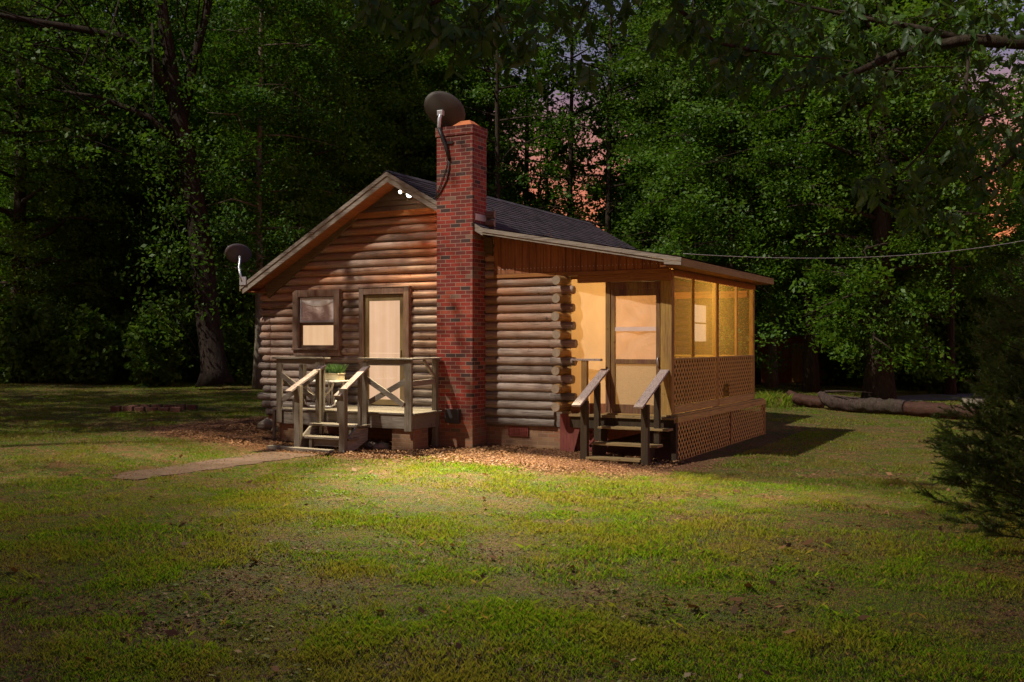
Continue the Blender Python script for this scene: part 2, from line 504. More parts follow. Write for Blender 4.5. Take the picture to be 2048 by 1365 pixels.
M['utility'] = plain_mat('dark_utility_box', (0.035, 0.033, 0.036), 0.55)
M['stone'] = plain_mat('field_stone', (0.20, 0.17, 0.135), 0.9, vary=0.5, sc=9, bump=0.8)
M['block'] = plain_mat('red_brown_block', (0.115, 0.05, 0.035), 0.9, vary=0.4, sc=12, bump=0.5)
M['sash'] = plain_mat('white_sash', (0.42, 0.42, 0.45), 0.5, vary=0.3, sc=16)
M['olive'] = plain_mat('olive_brown_storm_door', (0.16, 0.115, 0.05), 0.5, vary=0.25)
M['lit_door'] = glow_mat('lit_door_glass', (0.88, 0.56, 0.35), 0.98)
M['lit_win'] = glow_mat('lit_window_glass', (0.90, 0.58, 0.34), 0.95)
M['lit_side'] = glow_mat('lit_side_window_glass', (1.0, 0.66, 0.40), 1.0, False)
M['bulb'] = glow_mat('lamp_glass', (1.0, 0.93, 0.78), 6.0, False)
M['screen'] = sheet_mat('insect_screen', (0.46, 0.36, 0.13), 0.33)
M['plastic'] = sheet_mat('plastic_sheeting', (0.72, 0.54, 0.36), 0.96, 0.3, (2.2, 2.2, 0.9))
M['cloth'] = sheet_mat('draped_cloth', (0.62, 0.44, 0.33), 1.0, 0.9, (1.5, 1.5, 1.0), 0.5)
M['weave'] = sheet_mat('woven_panel', (0.50, 0.40, 0.28), 1.0, 0.25, (24, 24, 60), 0.45)
M['winplastic'] = sheet_mat('wrinkled_window_film', (0.74, 0.60, 0.56), 0.95, 1.0, (3, 3, 5), 0.1)
M['bark'] = bark_mat('dark_bark', (0.020, 0.016, 0.012), (0.065, 0.048, 0.036))
M['bark_pale'] = bark_mat('pale_bark', (0.09, 0.075, 0.055), (0.24, 0.21, 0.165))
M['bark_log'] = bark_mat('fallen_bark', (0.022, 0.015, 0.013), (0.095, 0.066, 0.058), 1.6)
M['rotten'] = wood_mat('rotten_red_wood', (0.075, 0.032, 0.021), (0.03, 0.014, 0.010), 'x', None, 0.8)
M['leaf'] = leaf_mat('maple_leaf', (0.042, 0.108, 0.010), (0.130, 0.225, 0.018), 0.45, 0.015)
M['leaf_dark'] = leaf_mat('oak_leaf', (0.042, 0.102, 0.012), (0.110, 0.190, 0.022), 0.45, 0.015)
M['leaf_near'] = leaf_mat('hanging_leaf', (0.030, 0.072, 0.012), (0.060, 0.125, 0.018), 0.5, 0.03)
M['needle'] = leaf_mat('cedar_needle', (0.04, 0.085, 0.016), (0.10, 0.165, 0.035), 0.2, 0.03, ((0.11, 0.075, 0.055), 0.15))
M['grass'] = leaf_mat('lawn_grass', (0.066, 0.165, 0.008), (0.19, 0.285, 0.020), 0.4, 0.012, ((0.27, 0.18, 0.07), 0.14), ((0.25, 0.20, 0.045), 0.6, 0.7))
M['litter'] = leaf_mat('dead_leaf', (0.10, 0.048, 0.026), (0.30, 0.155, 0.085), 0.1, 0.01)

def ground_mat():
    m, t, o = new_mat('lawn_soil')
    g = N(t)
    v = g.obj()
    a = g.n("ShaderNodeAttribute", attribute_name="litter").outputs["Fac"]
    f1 = g.noise(v, 26.0, 6, 0.75)
    f2 = g.noise(v, 3.1, 5, 0.65)
    soil = g.mix(g.ramp(f1, [(0.35, 0.0), (0.65, 1.0)]), (0.060, 0.034, 0.018), (0.215, 0.125, 0.064))
    mul = g.mix(g.ramp(f1, [(0.33, 0.0), (0.66, 1.0)]), (0.060, 0.027, 0.019), (0.19, 0.092, 0.054))
    green = g.mix(g.ramp(f1, [(0.35, 0.0), (0.65, 1.0)]), (0.035, 0.048, 0.012), (0.10, 0.118, 0.030))
    c = g.mix(g.ramp(f2, [(0.42, 0.0), (0.58, 1.0)]), green, soil)
    c = g.mix(a, c, mul)
    g.bsdf(o, c, 0.95, g.bump(f1, 0.9, 0.03), 0.1)
    return m
M['ground'] = ground_mat()

def paver_mat():
    m, t, o = new_mat('brick_paver')
    g = N(t)
    v = g.obj()
    b = g.n("ShaderNodeTexBrick")
    g.l(v, b.inputs["Vector"])
    b.inputs["Color1"].default_value = (0.10, 0.062, 0.060, 1); b.inputs["Color2"].default_value = (0.155, 0.10, 0.092, 1)
    b.inputs["Mortar"].default_value = (0.11, 0.085, 0.05, 1)
    b.inputs["Scale"].default_value = 1.0; b.inputs["Brick Width"].default_value = 0.2; b.inputs["Row Height"].default_value = 0.1
    b.inputs["Mortar Size"].default_value = 0.008
    f = g.noise(v, 4.0, 5, 0.65)
    c = g.mix(g.ramp(f, [(0.40, 0.0), (0.62, 0.85)]), b.outputs[0], (0.105, 0.072, 0.050))
    g.bsdf(o, c, 0.9, g.bump(g.math('SUBTRACT', f, b.outputs["Fac"]), 0.5, 0.01), 0.15)
    return m
M['paver'] = paver_mat()

def shingle_mat():
    m, t, o = new_mat('roof_shingle')
    g = N(t)
    v = g.obj()
    x, y, z = g.sep(v)[:3]
    cell = g.comb(g.math('FLOOR', g.math('DIVIDE', y, 0.17)), g.math('FLOOR', g.math('DIVIDE', x, 0.125)))
    wn = g.white(cell, '2D')
    f = g.noise(v, 60, 4, 0.7)
    c = g.mix(wn, (0.024, 0.021, 0.028), (0.062, 0.054, 0.068))
    c = g.mix(1.0, c, g.ramp(f, [(0.3, 0.6), (0.7, 1.3)]), 'MULTIPLY')
    g.bsdf(o, c, 0.85, g.bump(f, 0.4, 0.005), 0.25)
    return m
M['shingle'] = shingle_mat()

# ------------------------------------------------------------------ ground
def litter_amount(x, y):
    """bare, leaf-strewn soil round the cabin and its steps"""
    x = np.asarray(x, float); y = np.asarray(y, float)
    n = (fbm(x, y, 1.6) - 0.5) * 1.6
    dx = np.maximum(np.maximum(-5.6 - x, x - 3.0), 0); dy = np.maximum(np.maximum(-1.5 - y, y - 1.0), 0)
    d = np.hypot(dx * 1.0, dy * 0.95)
    a = 1 - sstep(0.3, 1.5, d + n)
    return np.clip(a, 0, 1)
def grass_density(x, y):
    n = fbm(x, y, 1.5)
    m = fbm(np.asarray(y) + 31, np.asarray(x) - 17, 0.45)
    g = sstep(0.36, 0.62, n * 0.5 + m * 0.5)
    g = 0.30 + 0.70 * g
    walk = ((x > -2.62 + 0.12 * np.sin(y * 5)) & (x < -1.78 + 0.10 * np.sin(y * 7 + 1)) & (y > -5.95) & (y < -2.2))
    house = (x > -5.3) & (x < 4.0) & (y > -0.55) & (y < 8.6)
    deck = (x > -3.7) & (x < -0.5) & (y > -2.5) & (y < 0)
    return g * (1 - litter_amount(x, y)) * ~walk * ~house * ~deck

def axis_pts(lo, hi, a, b, fine, coarse):
    return np.unique(np.concatenate([np.arange(lo, a, coarse), np.arange(a, b, fine), np.arange(b, hi + coarse, coarse)]))
gx = axis_pts(-160, 160, -24, 24, 0.2, 4.0)
gy = axis_pts(-60, 260, -16, 26, 0.2, 4.0)
GX, GY = np.meshgrid(gx, gy)
GZ = zg(GX, GY)
nx, ny = len(gx), len(gy)
I = np.arange(nx * ny).reshape(ny, nx)
Q = np.stack([I[:-1, :-1].ravel(), I[:-1, 1:].ravel(), I[1:, 1:].ravel(), I[1:, :-1].ravel()], 1)
VV = np.stack([GX.ravel(), GY.ravel(), GZ.ravel()], 1)
gd = link_mesh('ground', np_mesh('ground', VV, Q, M['ground'], True, attr={'litter': litter_amount(VV[:, 0], VV[:, 1])}))
tag(gd, kind='structure')

# brick walkway from the deck steps out across the lawn
wb = MB()
wy = np.linspace(-5.95, -2.5, 16)
vs, fs = [], []
for i, y in enumerate(wy):
    x0 = -2.66 + 0.06 * math.sin(i * 1.7) - 0.1 * (y + 5.95) / 3.5 + (0.28 if i == 0 else 0); x1 = -1.98 + 0.05 * math.sin(i * 2.3) + 0.28 * (y + 5.95) / 3.5
    for x in (x0, x1): vs.append((x, y, zgf((x0 + x1) / 2, y) + 0.010))
    for x in (x0 - 0.02, x1 + 0.02): vs.append((x, y, zgf((x0 + x1) / 2, y) - 0.08))
for i in range(len(wy) - 1):
    a, b = i * 4, i * 4 + 4
    fs += [(a, a + 1, b + 1, b), (a + 2, a, b, b + 2), (a + 1, a + 3, b + 3, b + 1)]
fs.append((0, 2, 3, 1))
wb.add(vs, fs)
tag(wb.build('path', M['paver']), kind='structure')

# gravel drive beyond the fallen log
db = MB()
cl = [at(1700, 33), at(1790, 34), at(1900, 35.5), at(2060, 36.5), at(2400, 38)]
vs = []
for i, p in enumerate(cl):
    wd = (0.3, 1.2, 1.6, 1.9, 2.2)[i]
    for s in (-1, 1):
        x, y = p[0] + FX * wd * s, p[1] + FY * wd * s
        vs.append((x, y, zgf(x, y) + 0.02))
db.add(vs, [(2 * i, 2 * i + 1, 2 * i + 3, 2 * i + 2) for i in range(len(cl) - 1)])
M['gravel'] = plain_mat('drive_gravel', (0.16, 0.15, 0.165), 0.95, vary=0.4, sc=20, bump=0.6)
tag(db.build('drive', M['gravel']), kind='structure')

# ------------------------------------------------------------------ the cabin
cabin = thing('log_cabin', (-1.8, 4.0, 0.0), 'small weathered log cabin with brick chimney and screened side porch', 'cabin')
RZ, RXC, SL = 4.80, -1.815, 0.565        # ridge height, ridge x, main roof slope
XB = 0.15                                # where the roof breaks to the lean-to slope
ZB = RZ - SL * (XB - RXC)
SL2 = (ZB - 3.06) / (3.64 - XB)
def roof_z(x):
    if x <= RXC: return RZ - SL * (RXC - x)
    if x <= XB: return RZ - SL * (x - RXC)
    return ZB - SL2 * (x - XB)

OPEN = [(-2.62, -1.62, 0.5, 2.70), (-4.18, -3.18, 1.55, 2.70)]     # door, window
fw_ = MB()
def half_log(x0, x1, zc, bulge, y0=0.0, capl=True):
    """one D-section log of the front wall"""
    n = max(2, int((x1 - x0) / 0.16)); K = 8
    ph = R.uniform(0, 6); r = PITCH / 2 - 0.0045 - R.uniform(0, 0.003)
    vs, fs = [], []
    for i in range(n + 1):
        x = x0 + (x1 - x0) * i / n
        wv = 0.004 * math.sin(x * 2.1 + ph) + R.uniform(-0.0015, 0.0015)
        for k in range(K + 1):
            a = math.pi * (k / K) - math.pi / 2
            vs.append((x, y0 + 0.012 - (bulge + wv) * max(0.0, math.cos(a)) ** 0.75, zc + r * math.sin(a) + wv * 0.5))
    for i in range(n):
        for k in range(K):
            a = i * (K + 1) + k
            fs.append((a, a + 1, a + K + 2, a + K + 1))
    fw_.add(vs, fs, 0, True)
    for base, m_ in ((0, 1), (n * (K + 1), 1)):
        fw_.add([vs[base + k] for k in range(K + 1)], [tuple(range(K + 1))], m_)
for k in range(-2, 24):
    zc = 0.684 + k * PITCH
    if zc > 4.0: break
    xl = -4.95
    lim = RXC - (RZ - 0.16 - (zc + 0.07)) / SL
    xl = max(xl, lim)
    xr = 1.30 if zc < 2.82 else 0.152
    segs = [(xl, xr)]
    for ox0, ox1, oz0, oz1 in OPEN:
        if oz0 < zc < oz1:
            segs = [q for s0, s1 in segs for q in ((s0, min(s1, ox0)), (max(s0, ox1), s1)) if q[1] - q[0] > 0.02]
    for s0, s1 in segs:
        bul = 0.062 + R.uniform(-0.006, 0.006)
        if s1 - s0 > 3 and R.random() < 0.8:
            j = R.uniform(s0 + 0.8, s1 - 1.2)
            half_log(s0, j, zc, bul); half_log(j + 0.003, s1, zc, bul + R.uniform(-0.008, 0.008))
        else:
            half_log(s0, s1, zc, bul)
    if zc < 2.85:                         # log tails past the left corner
        xe = (-5.16, -5.09)[k % 2] + R.uniform(-0.035, 0.03)
        if zc < 0.5: xe = -5.0
        fw_.tube([(-4.86, 0.018, zc), (-4.99, 0.018, zc), (xe + 0.02, 0.018, zc), (xe, 0.018, zc)], [0.077, 0.073, 0.073, 0.06], 12, 0, 1)
        if k % 2 == 1 and zc > 0.6:       # and past the right corner
            xe = 1.665 + R.uniform(-0.03, 0.03)
            fw_.tube([(1.24, 0.0, zc), (xe - 0.02, 0.0, zc), (xe, 0.0, zc)], [0.074, 0.074, 0.066], 12, 0, 1)
fw_.box(-4.93, 1.40, 0.014, 0.16, 0.33, 2.9)
fw_.prism([(-4.93, 2.9), (1.40, 2.9), (0.15, 3.62), (RXC, 4.64)], 'y', 0.014, 0.16)
fw_.build('front_wall', [M['log'], M['log_end']], cabin)

sw = MB()
for k in range(-2, 17):
    zc = 0.684 + k * PITCH
    if zc > 3.05: break
    ev = k % 2 == 0 and 0.6 < zc < 2.85
    y0 = (-0.335 + R.uniform(-0.03, 0.02)) if ev else 0.0
    pts = [(1.475, y0, zc), (1.475, y0 + 0.025, zc)] + [(1.475, y, zc) for y in (0.2, 3.0, 6.0, 8.45)]
    sw.tube(pts, [0.074, 0.083, 0.083, 0.079, 0.079, 0.079], 14, 0, 1)
sw.box(1.40, 1.45, 0.02, 8.4, 0.33, 3.1)
sw.build('side_wall', [M['log_y'], M['log_end']], cabin)
bw = MB()
bw.box(-5.0, -4.86, 0.17, 8.4, 0.33, 2.75)
bw.box(-4.85, 1.39, 8.24, 8.4, 0.33, 2.75)
bw.prism([(-4.85, 2.752), (1.39, 2.752), (0.15, 3.62), (RXC, 4.62)], 'y', 8.24, 8.4)
bw.build('rear_wall', M['log'], cabin)

fo = MB()
fo.box(-4.97, 1.40, 0.035, 0.2, -0.5, 0.325)
fo.box(-4.97, -4.8, 0.2, 8.35, -0.5, 0.325)
fo.box(1.25, 1.42, 0.2, 8.35, -0.5, 0.325)
fo.box(-4.8, 1.25, 8.2, 8.35, -0.5, 0.325)
found = fo.build('foundation', M['brick_base'], cabin)
ve = MB()
ve.box(0.40, 0.79, 0.018, 0.034, 0.145, 0.30, 1)
for i in range(7): ve.box(0.40, 0.79, 0.006, 0.018, 0.147 + i * 0.0235, 0.156 + i * 0.0235)
for i in range(9): ve.box(0.402 + i * 0.047, 0.411 + i * 0.047, 0.003, 0.006, 0.147, 0.298)
M['ventred'] = plain_mat('red_vent_grille', (0.22, 0.045, 0.035), 0.7)
ve.build('vent_grille', [M['ventred'], M['black']], found)

# gable: louvred boards, beam and raking trim under the overhang
gb = MB()
for i in range(6):
    z0 = 4.15 + i * 0.098
    hw = (RZ - 0.12 - (z0 + 0.1)) / SL
    if hw < 0.05: break
    gb.prism([(-0.055, z0), (-0.012, z0 + 0.105), (0.01, z0 + 0.105), (0.01, z0)], 'x', RXC - hw - 0.14, RXC + hw + 0.14)
gb.build('gable_boards', M['gable'], cabin)
bm_ = MB()
bm_.box(-3.02, -0.75, -0.10, 0.0, 4.045, 4.148)
bm_.build('gable_beam', M['orange'], cabin, bevel=0.006)
trims = []
for s in (-1, 1):
    xa, xb = (-4.98, -2.86) if s < 0 else (-0.74, 0.14)
    up = [(x, roof_z(x) - 0.17) for x in (xa, xb)]
    lo = [(x, roof_z(x) - 0.45) for x in (xb, xa)]
    if s < 0: lo = [(xb + 0.12, 4.045), (xa + 0.10, roof_z(xa) - 0.40)]
    q_ = MB(); q_.prism(up + lo, 'y', -0.093, -0.045); trims.append(q_)
M['rake'] = wood_mat('dark_olive_trim', (0.15, 0.10, 0.05), (0.06, 0.042, 0.025), 'x', None, 1.0)
for q_ in trims: q_.build('rake_trim', M['rake'], cabin)

# red-brown boarded gable of the lean-to, and its header
rb = MB()
x = 0.152
while x < 3.28:
    x1 = min(x + 0.136, 3.30)
    dy = R.uniform(-0.004, 0.004)
    rb.prism([(x + 0.004, 2.925), (x1 - 0.004, 2.925), (x1 - 0.004, roof_z(x1) - 0.10), (x + 0.004, roof_z(x) - 0.10)], 'y', -0.035 + dy, 0.0)
    for q in (0.25, 0.75): rb.box(x + 0.136 * q - 0.006, x + 0.136 * q + 0.006, -0.038 + dy, -0.034 + dy, 3.0, 3.012, 1)
    x += 0.136
rb.box(0.152, 3.30, 0.001, 0.03, 2.925, 3.02, 0)
rb.prism([(0.16, 3.022), (3.29, 3.022), (3.29, roof_z(3.29) - 0.11), (0.16, roof_z(0.16) - 0.11)], 'y', 0.001, 0.03, 0)
rb.build('lean_to_siding', [M['redboard'], M['sash']], cabin)
hd = MB()
hd.box(0.152, 3.33, -0.055, 0.06, 2.855, 2.92)
hd.box(1.72, 3.33, -0.02, 0.10, 2.735, 2.853)
hd.build('header_beam', M['orange'], cabin, bevel=0.005)

# roof: stepped shingle courses on a boarded deck, with rake and eave boards
def shingles(mb, xa, xb, ya, yb):
    d = 1 if xb > xa else -1
    L = abs(xb - xa); n = max(1, round(L / 0.125)); st = L / n
    prof = []
    for i in range(n):
        u0, u1 = xa + d * st * i, xa + d * st * (i + 1)
        prof += [(u0, roof_z(u0) + 0.002), (u1 + d * 0.004, roof_z(u1) + 0.014)]
    vs, fs = [], []
    ys = np.linspace(ya, yb, 2)
    for px_, pz_ in prof:
        for y in ys: vs.append((px_, float(y), pz_))
    for i in range(len(prof) - 1): fs.append((2 * i, 2 * i + 1, 2 * i + 3, 2 * i + 2))
    mb.add(vs, fs)
YF, YR = -0.42, 8.6
rf = MB()
shingles(rf, RXC, -5.27, YF - 0.02, YR + 0.02)
shingles(rf, RXC, XB, YF - 0.02, YR + 0.02)
shingles(rf, XB, 3.66, YF - 0.02, 5.42)
shingles(rf, XB, 1.95, 5.42, YR + 0.02)
rf.prism([(RXC - 0.13, roof_z(RXC - 0.13) + 0.02), (RXC, RZ + 0.028), (RXC + 0.13, roof_z(RXC + 0.13) + 0.02), (RXC, RZ + 0.012)], 'y', YF - 0.025, YR + 0.02)
roof = rf.build('roof', M['shingle'], cabin, fix=False)
sd = MB()
def slab(x0, x1, ya, yb, t0, t1, mi=0):
    sd.prism([(x0, roof_z(x0) - t0), (x1, roof_z(x1) - t0), (x1, roof_z(x1) - t1), (x0, roof_z(x0) - t1)], 'y', ya, yb, mi)
slab(-5.25, RXC, YF, YR, 0.006, 0.05); slab(RXC, XB, YF, YR, 0.006, 0.05)
slab(XB, 3.63, YF, 5.4, 0.006, 0.05); slab(XB, 1.93, 5.4, YR, 0.006, 0.05)
slab(-5.2, RXC - 0.04, YF + 0.03, -0.02, 0.15, 0.165); slab(RXC + 0.04, -0.78, YF + 0.03, -0.02, 0.15, 0.165)
sd.build('soffit', M['soffit'], roof)
fa = MB()
def rake(x0, x1, y, t0, t1, th):
    fa.prism([(x0, roof_z(x0) - t0), (x1, roof_z(x1) - t0), (x1, roof_z(x1) - t1), (x0, roof_z(x0) - t1)], 'y', y - th, y)
def fa_done(nm='rake_board', mt='fascia'):
    global fa
    fa.build(nm, M[mt], roof); fa = MB()
rake(-5.27, RXC, YF, 0.004, 0.0765, 0.035); rake(-5.22, RXC, YF + 0.012, 0.077, 0.185, 0.03); fa_done()
rake(RXC, -0.74, YF, 0.004, 0.0765, 0.035); rake(RXC, -0.74, YF + 0.012, 0.077, 0.185, 0.03); fa_done()
rake(-0.02, XB, YF + 0.012, 0.004, 0.13, 0.035)
rake(XB, 3.66, YF, 0.004, 0.07, 0.035); rake(XB - 0.02, 3.5, YF + 0.012, 0.072, 0.115, 0.03)
fa.prism([(3.38, 2.96), (3.655, 2.935), (3.655, roof_z(3.655) - 0.073), (3.38, roof_z(3.38) - 0.073)], 'y', YF - 0.03, YF + 0.01)
fa_done()
rake(-5.27, RXC, YR + 0.035, 0.004, 0.16, 0.033); fa_done(); rake(RXC, XB, YR + 0.035, 0.004, 0.16, 0.033)
fa.build('rake_board', M['fascia'], roof)
ev = MB()
ev.box(3.632, 3.662, YF + 0.012, 5.4, 2.925, roof_z(3.64) - 0.012)
ev.build('eave_board', M['fascia_y'], roof, bevel=0.004); ev = MB()
ev.box(-5.285, -5.255, YF - 0.03, YR, 2.74, roof_z(-5.27) - 0.008)
ev.build('eave_board', M['fascia_y'], roof, bevel=0.004); ev = MB()
ev.box(1.935, 1.96, 5.43, YR, roof_z(1.94) - 0.14, roof_z(1.94) - 0.012)
ev.build('eave_board', M['fascia_y'], roof, bevel=0.004)
es = MB()
es.box(-5.255, -4.95, -0.40, 8.5, 2.725, 2.738)
es.build('eave_soffit', M['soffit'], roof); es = MB()
es.box(3.30, 3.63, YF + 0.02, 5.38, 2.928, 2.94)
es.build('eave_soffit', M['soffit'], roof)
pr = MB()
for y in np.arange(0.5, 5.3, 0.6):
    pr.beam((1.5, y, roof_z(1.5) - 0.11), (3.3, y, roof_z(3.3) - 0.11), 0.04, 0.11)
pr.build('rafter', M['porch_x'], cabin)

# chimney
ch = MB()
ch.box(-0.735, -0.02, -0.485, 0.0, -0.3, 5.30)
ch.box(-0.750, -0.003, -0.500, 0.012, 5.301, 5.46)
chim = ch.build('chimney', M['brick'], cabin)
cc = MB()
cc.add([(-0.50, -0.42, 5.462), (-0.07, -0.42, 5.462), (-0.07, -0.03, 5.462), (-0.50, -0.03, 5.462),
        (-0.36, -0.31, 5.575), (-0.18, -0.31, 5.575), (-0.18, -0.14, 5.575), (-0.36, -0.14, 5.575)],
       [(0, 1, 5, 4), (1, 2, 6, 5), (2, 3, 7, 6), (3, 0, 4, 7), (4, 5, 6, 7)])
cc.build('chimney_crown', M['terracotta'], chim)
fl = MB()
fl.box(-0.019, -0.012, -0.40, -0.02, 3.84, 3.95)
fl.build('flashing', M['flash'], chim)

# front window
wn = MB()
ZT = 2.75
wn.box(-4.24, -4.11, -0.125, 0.012, 1.64, ZT); wn.box(-3.255, -3.125, -0.125, 0.012, 1.64, ZT)
wn.box(-4.108, -3.257, -0.123, 0.012, 2.615, ZT - 0.002)
wn.box(-4.25, -3.115, -0.15, 0.012, 1.605, 1.638)
wn.box(-4.24, -3.125, -0.105, 0.012, 1.49, 1.603)
win = wn.build('window', M['trim_z'], cabin, bevel=0.005)
sa = MB()
def frame(mb, x0, x1, z0, z1, wd, y0, y1, mi=0):
    mb.box(x0, x1, y0, y1, z0, z0 + wd, mi); mb.box(x0, x1, y0, y1, z1 - wd, z1, mi)
    mb.box(x0, x0 + wd, y0, y1, z0 + wd, z1 - wd, mi); mb.box(x1 - wd, x1, y0, y1, z0 + wd, z1 - wd, mi)
frame(sa, -4.085, -3.262, 2.13, 2.605, 0.035, -0.085, -0.05)
sa.build('upper_sash', M['sash'], win)
sa = MB()
frame(sa, -4.106, -3.26, 1.64, 2.128, 0.055, -0.048, -0.02)
sa.build('lower_sash', M['trim'], win)
pn = MB()
pn.box(-4.05, -3.297, -0.066, -0.06, 2.165, 2.57)
pn.build('upper_pane', M['winplastic'], win)
dr = MB()
K = 14
vs = []
for i in range(K + 1):
    u = i / K; xx = -4.05 + 0.753 * u
    sag = 0.10 * (1 - (2 * u - 1) ** 2)
    vs += [(xx, -0.072, 2.57), (xx, -0.076 - 0.006 * math.sin(i * 2.2), 2.57 - 0.035 - sag), (xx, -0.07, 2.53 - sag)]
dr.add(vs, [(3 * i + j, 3 * i + j + 1, 3 * i + j + 4, 3 * i + j + 3) for i in range(K) for j in (0, 1)], 0, True)
M['filmwhite'] = plain_mat('crumpled_film', (0.85, 0.83, 0.92), 0.35, vary=0.2, sc=40, bump=0.6)
dr.build('sagging_film', M['filmwhite'], win, fix=False)
pn = MB()
pn.box(-4.05, -3.315, -0.034, -0.03, 1.695, 2.073)
pn.build('lower_pane', M['lit_win'], win)

# front door with storm door
dn = MB()
dn.box(-2.668, -2.572, -0.125, 0.012, 0.58, ZT); dn.box(-1.68, -1.562, -0.125, 0.012, 0.58, ZT)
dn.box(-2.57, -1.682, -0.122, 0.012, 2.63, ZT - 0.002)
dn.box(-2.69, -1.54, -0.135, 0.012, ZT + 0.001, ZT + 0.022)
door = dn.build('door', M['trim_z'], cabin, bevel=0.005)
st = MB()
st.box(-2.568, -2.478, -0.075, -0.02, 0.60, 2.625); st.box(-1.788, -1.684, -0.075, -0.02, 0.60, 2.625)
st.box(-2.476, -1.79, -0.073, -0.02, 2.51, 2.623); st.box(-2.476, -1.79, -0.073, -0.02, 0.60, 0.705)
st.box(-1.765, -1.745, -0.10, -0.076, 1.50, 1.62)
st.build('storm_door', M['olive'], door, bevel=0.006)
pn = MB()
pn.box(-2.478, -1.788, -0.05, -0.045, 0.70, 2.515)
pn.build('glass_pane', M['lit_door'], door)
mr_ = MB()
mr_.box(-2.47, -1.80, -0.058, -0.051, 1.545, 1.556)
mr_.build('glass_bar', M['lit_side'], door)

# window in the side wall, beyond the porch
w2 = MB()
frame(w2, 0, 1, 0, 1, 0.1, 0, 1)
w2 = MB()
for (y0, y1, z0, z1) in ((6.43, 6.56, 1.65, 2.72), (7.60, 7.73, 1.65, 2.72), (6.56, 7.60, 2.60, 2.72), (6.56, 7.60, 1.65, 1.77)):
    w2.box(1.5, 1.60, y0, y1, z0, z1)
w2.box(1.56, 1.59, 6.56, 7.60, 2.17, 2.20)
win2 = w2.build('window', M['porch'], cabin)
pn = MB(); pn.box(1.545, 1.555, 6.56, 7.60, 1.77, 2.60)
pn.build('lit_pane', M['lit_side'], win2)

# ---- screened porch (part of the cabin)
ZF = 0.57
pf = MB()
for i in range(14): pf.box(1.56 + i * 0.133, 1.56 + i * 0.133 + 0.129, 0.0, 5.5, ZF - 0.035, ZF)
pf.build('porch_floor', M['porch_y'], cabin)
rim = MB()
rim.box(3.425, 3.465, -0.02, 5.54, 0.475, ZF - 0.002); rim.box(1.45, 3.42, -0.06, -0.02, 0.40, ZF - 0.04)
rim.box(3.345, 3.44, 0.02, 5.52, ZF + 0.001, ZF + 0.03)
rim.build('porch_rim', M['porch_y'], cabin, bevel=0.004)
po = MB()
po.box(3.14, 3.33, 0.06, 0.20, ZF, 2.90)
po.build('porch_post', M['porch'], cabin, bevel=0.008)
for y0, y1 in ((2.55, 2.66), (5.06, 5.16)):
    po = MB(); po.box(3.24, 3.33, y0, y1, ZF, 2.90); po.build('porch_post', M['porch'], cabin, bevel=0.006)
po = MB(); po.box(2.19, 2.275, 0.06, 0.16, ZF, 2.735); po.build('porch_post', M['door_dark'], cabin, bevel=0.006)
po = MB(); po.box(1.56, 1.66, 5.06, 5.16, ZF, 2.90); po.build('porch_post', M['porch'], cabin, bevel=0.006)
for y in (1.21, 3.88):
    mu = MB(); mu.box(3.275, 3.325, y, y + 0.04, 1.50, 2.83); mu.build('mullion', M['porch'], cabin)
be = MB()
be.box(3.20, 3.335, 0.20, 5.2, 2.815, 2.925)
be.box(1.56, 3.20, 5.05, 5.17, 2.66, 2.80)
be.build('eave_beam', M['orange'], cabin, bevel=0.004)
sr = MB()
for y0, y1 in ((0.20, 2.55), (2.66, 5.06)):
    sr.box(3.25, 3.335, y0, y1, 1.465, 1.495)
    sr.box(3.24, 3.335, y0, y1, ZF + 0.03, 0.725)
sr.box(1.66, 3.24, 5.07, 5.15, 1.45, 1.49); sr.box(1.66, 3.24, 5.07, 5.15, ZF + 0.001, 0.72)
sr.build('porch_rail', M['porch_y'], cabin, bevel=0.004)
def screen(name, pts, mat, par=cabin):
    mb = MB(); mb.add(pts, [(0, 1, 2, 3)]); return mb.build(name, mat, par, fix=False)
for y0, y1 in ((0.20, 1.21), (1.25, 2.55), (2.66, 3.88), (3.92, 5.06)):
    screen('insect_screen', [(3.30, y0, 1.495), (3.30, y1, 1.495), (3.30, y1, 2.82), (3.30, y0, 2.82)], M['screen'])
screen('insect_screen', [(1.66, 5.11, 1.49), (3.24, 5.11, 1.49), (3.24, 5.11, 2.66), (1.66, 5.11, 2.66)], M['screen'])
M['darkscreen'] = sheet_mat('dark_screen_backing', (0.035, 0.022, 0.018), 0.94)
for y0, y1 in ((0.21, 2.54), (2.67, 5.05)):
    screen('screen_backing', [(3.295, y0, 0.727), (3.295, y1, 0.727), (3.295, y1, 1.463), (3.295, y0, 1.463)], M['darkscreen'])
def grid_sheet(name, x0, x1, z0, z1, y, mat, par, amp=0.006, n=16, diag=0.0):
    vs = []; 
    for j in range(n + 1):
        for i in range(n + 1):
            u, v_ = i / n, j / n
            edge = min(u, 1 - u, v_, 1 - v_) * 4
            d = amp * (math.sin(7 * (u + diag * v_) + 3 * v_) + 0.6 * math.sin(13 * (u * 0.7 - diag * v_) + 1)) * min(1, edge)
            vs.append((x0 + (x1 - x0) * u, y + d, z0 + (z1 - z0) * v_))
    fs = [(j * (n + 1) + i, j * (n + 1) + i + 1, (j + 1) * (n + 1) + i + 1, (j + 1) * (n + 1) + i) for j in range(n) for i in range(n)]
    mb = MB(); mb.add(vs, fs, 0, True); return mb.build(name, mat, par, fix=False)
grid_sheet('plastic_sheet', 1.56, 2.19, 0.74, 2.80, 0.10, M['plastic'], cabin, 0.006)
kp = MB(); kp.box(1.56, 2.19, 0.085, 0.125, ZF, 0.738); kp.build('kick_board', M['redboard'], cabin)
fr_ = MB(); fr_.box(1.56, 2.19, 0.07, 0.13, 2.80, 2.853); fr_.build('sheet_batten', M['orange'], cabin)

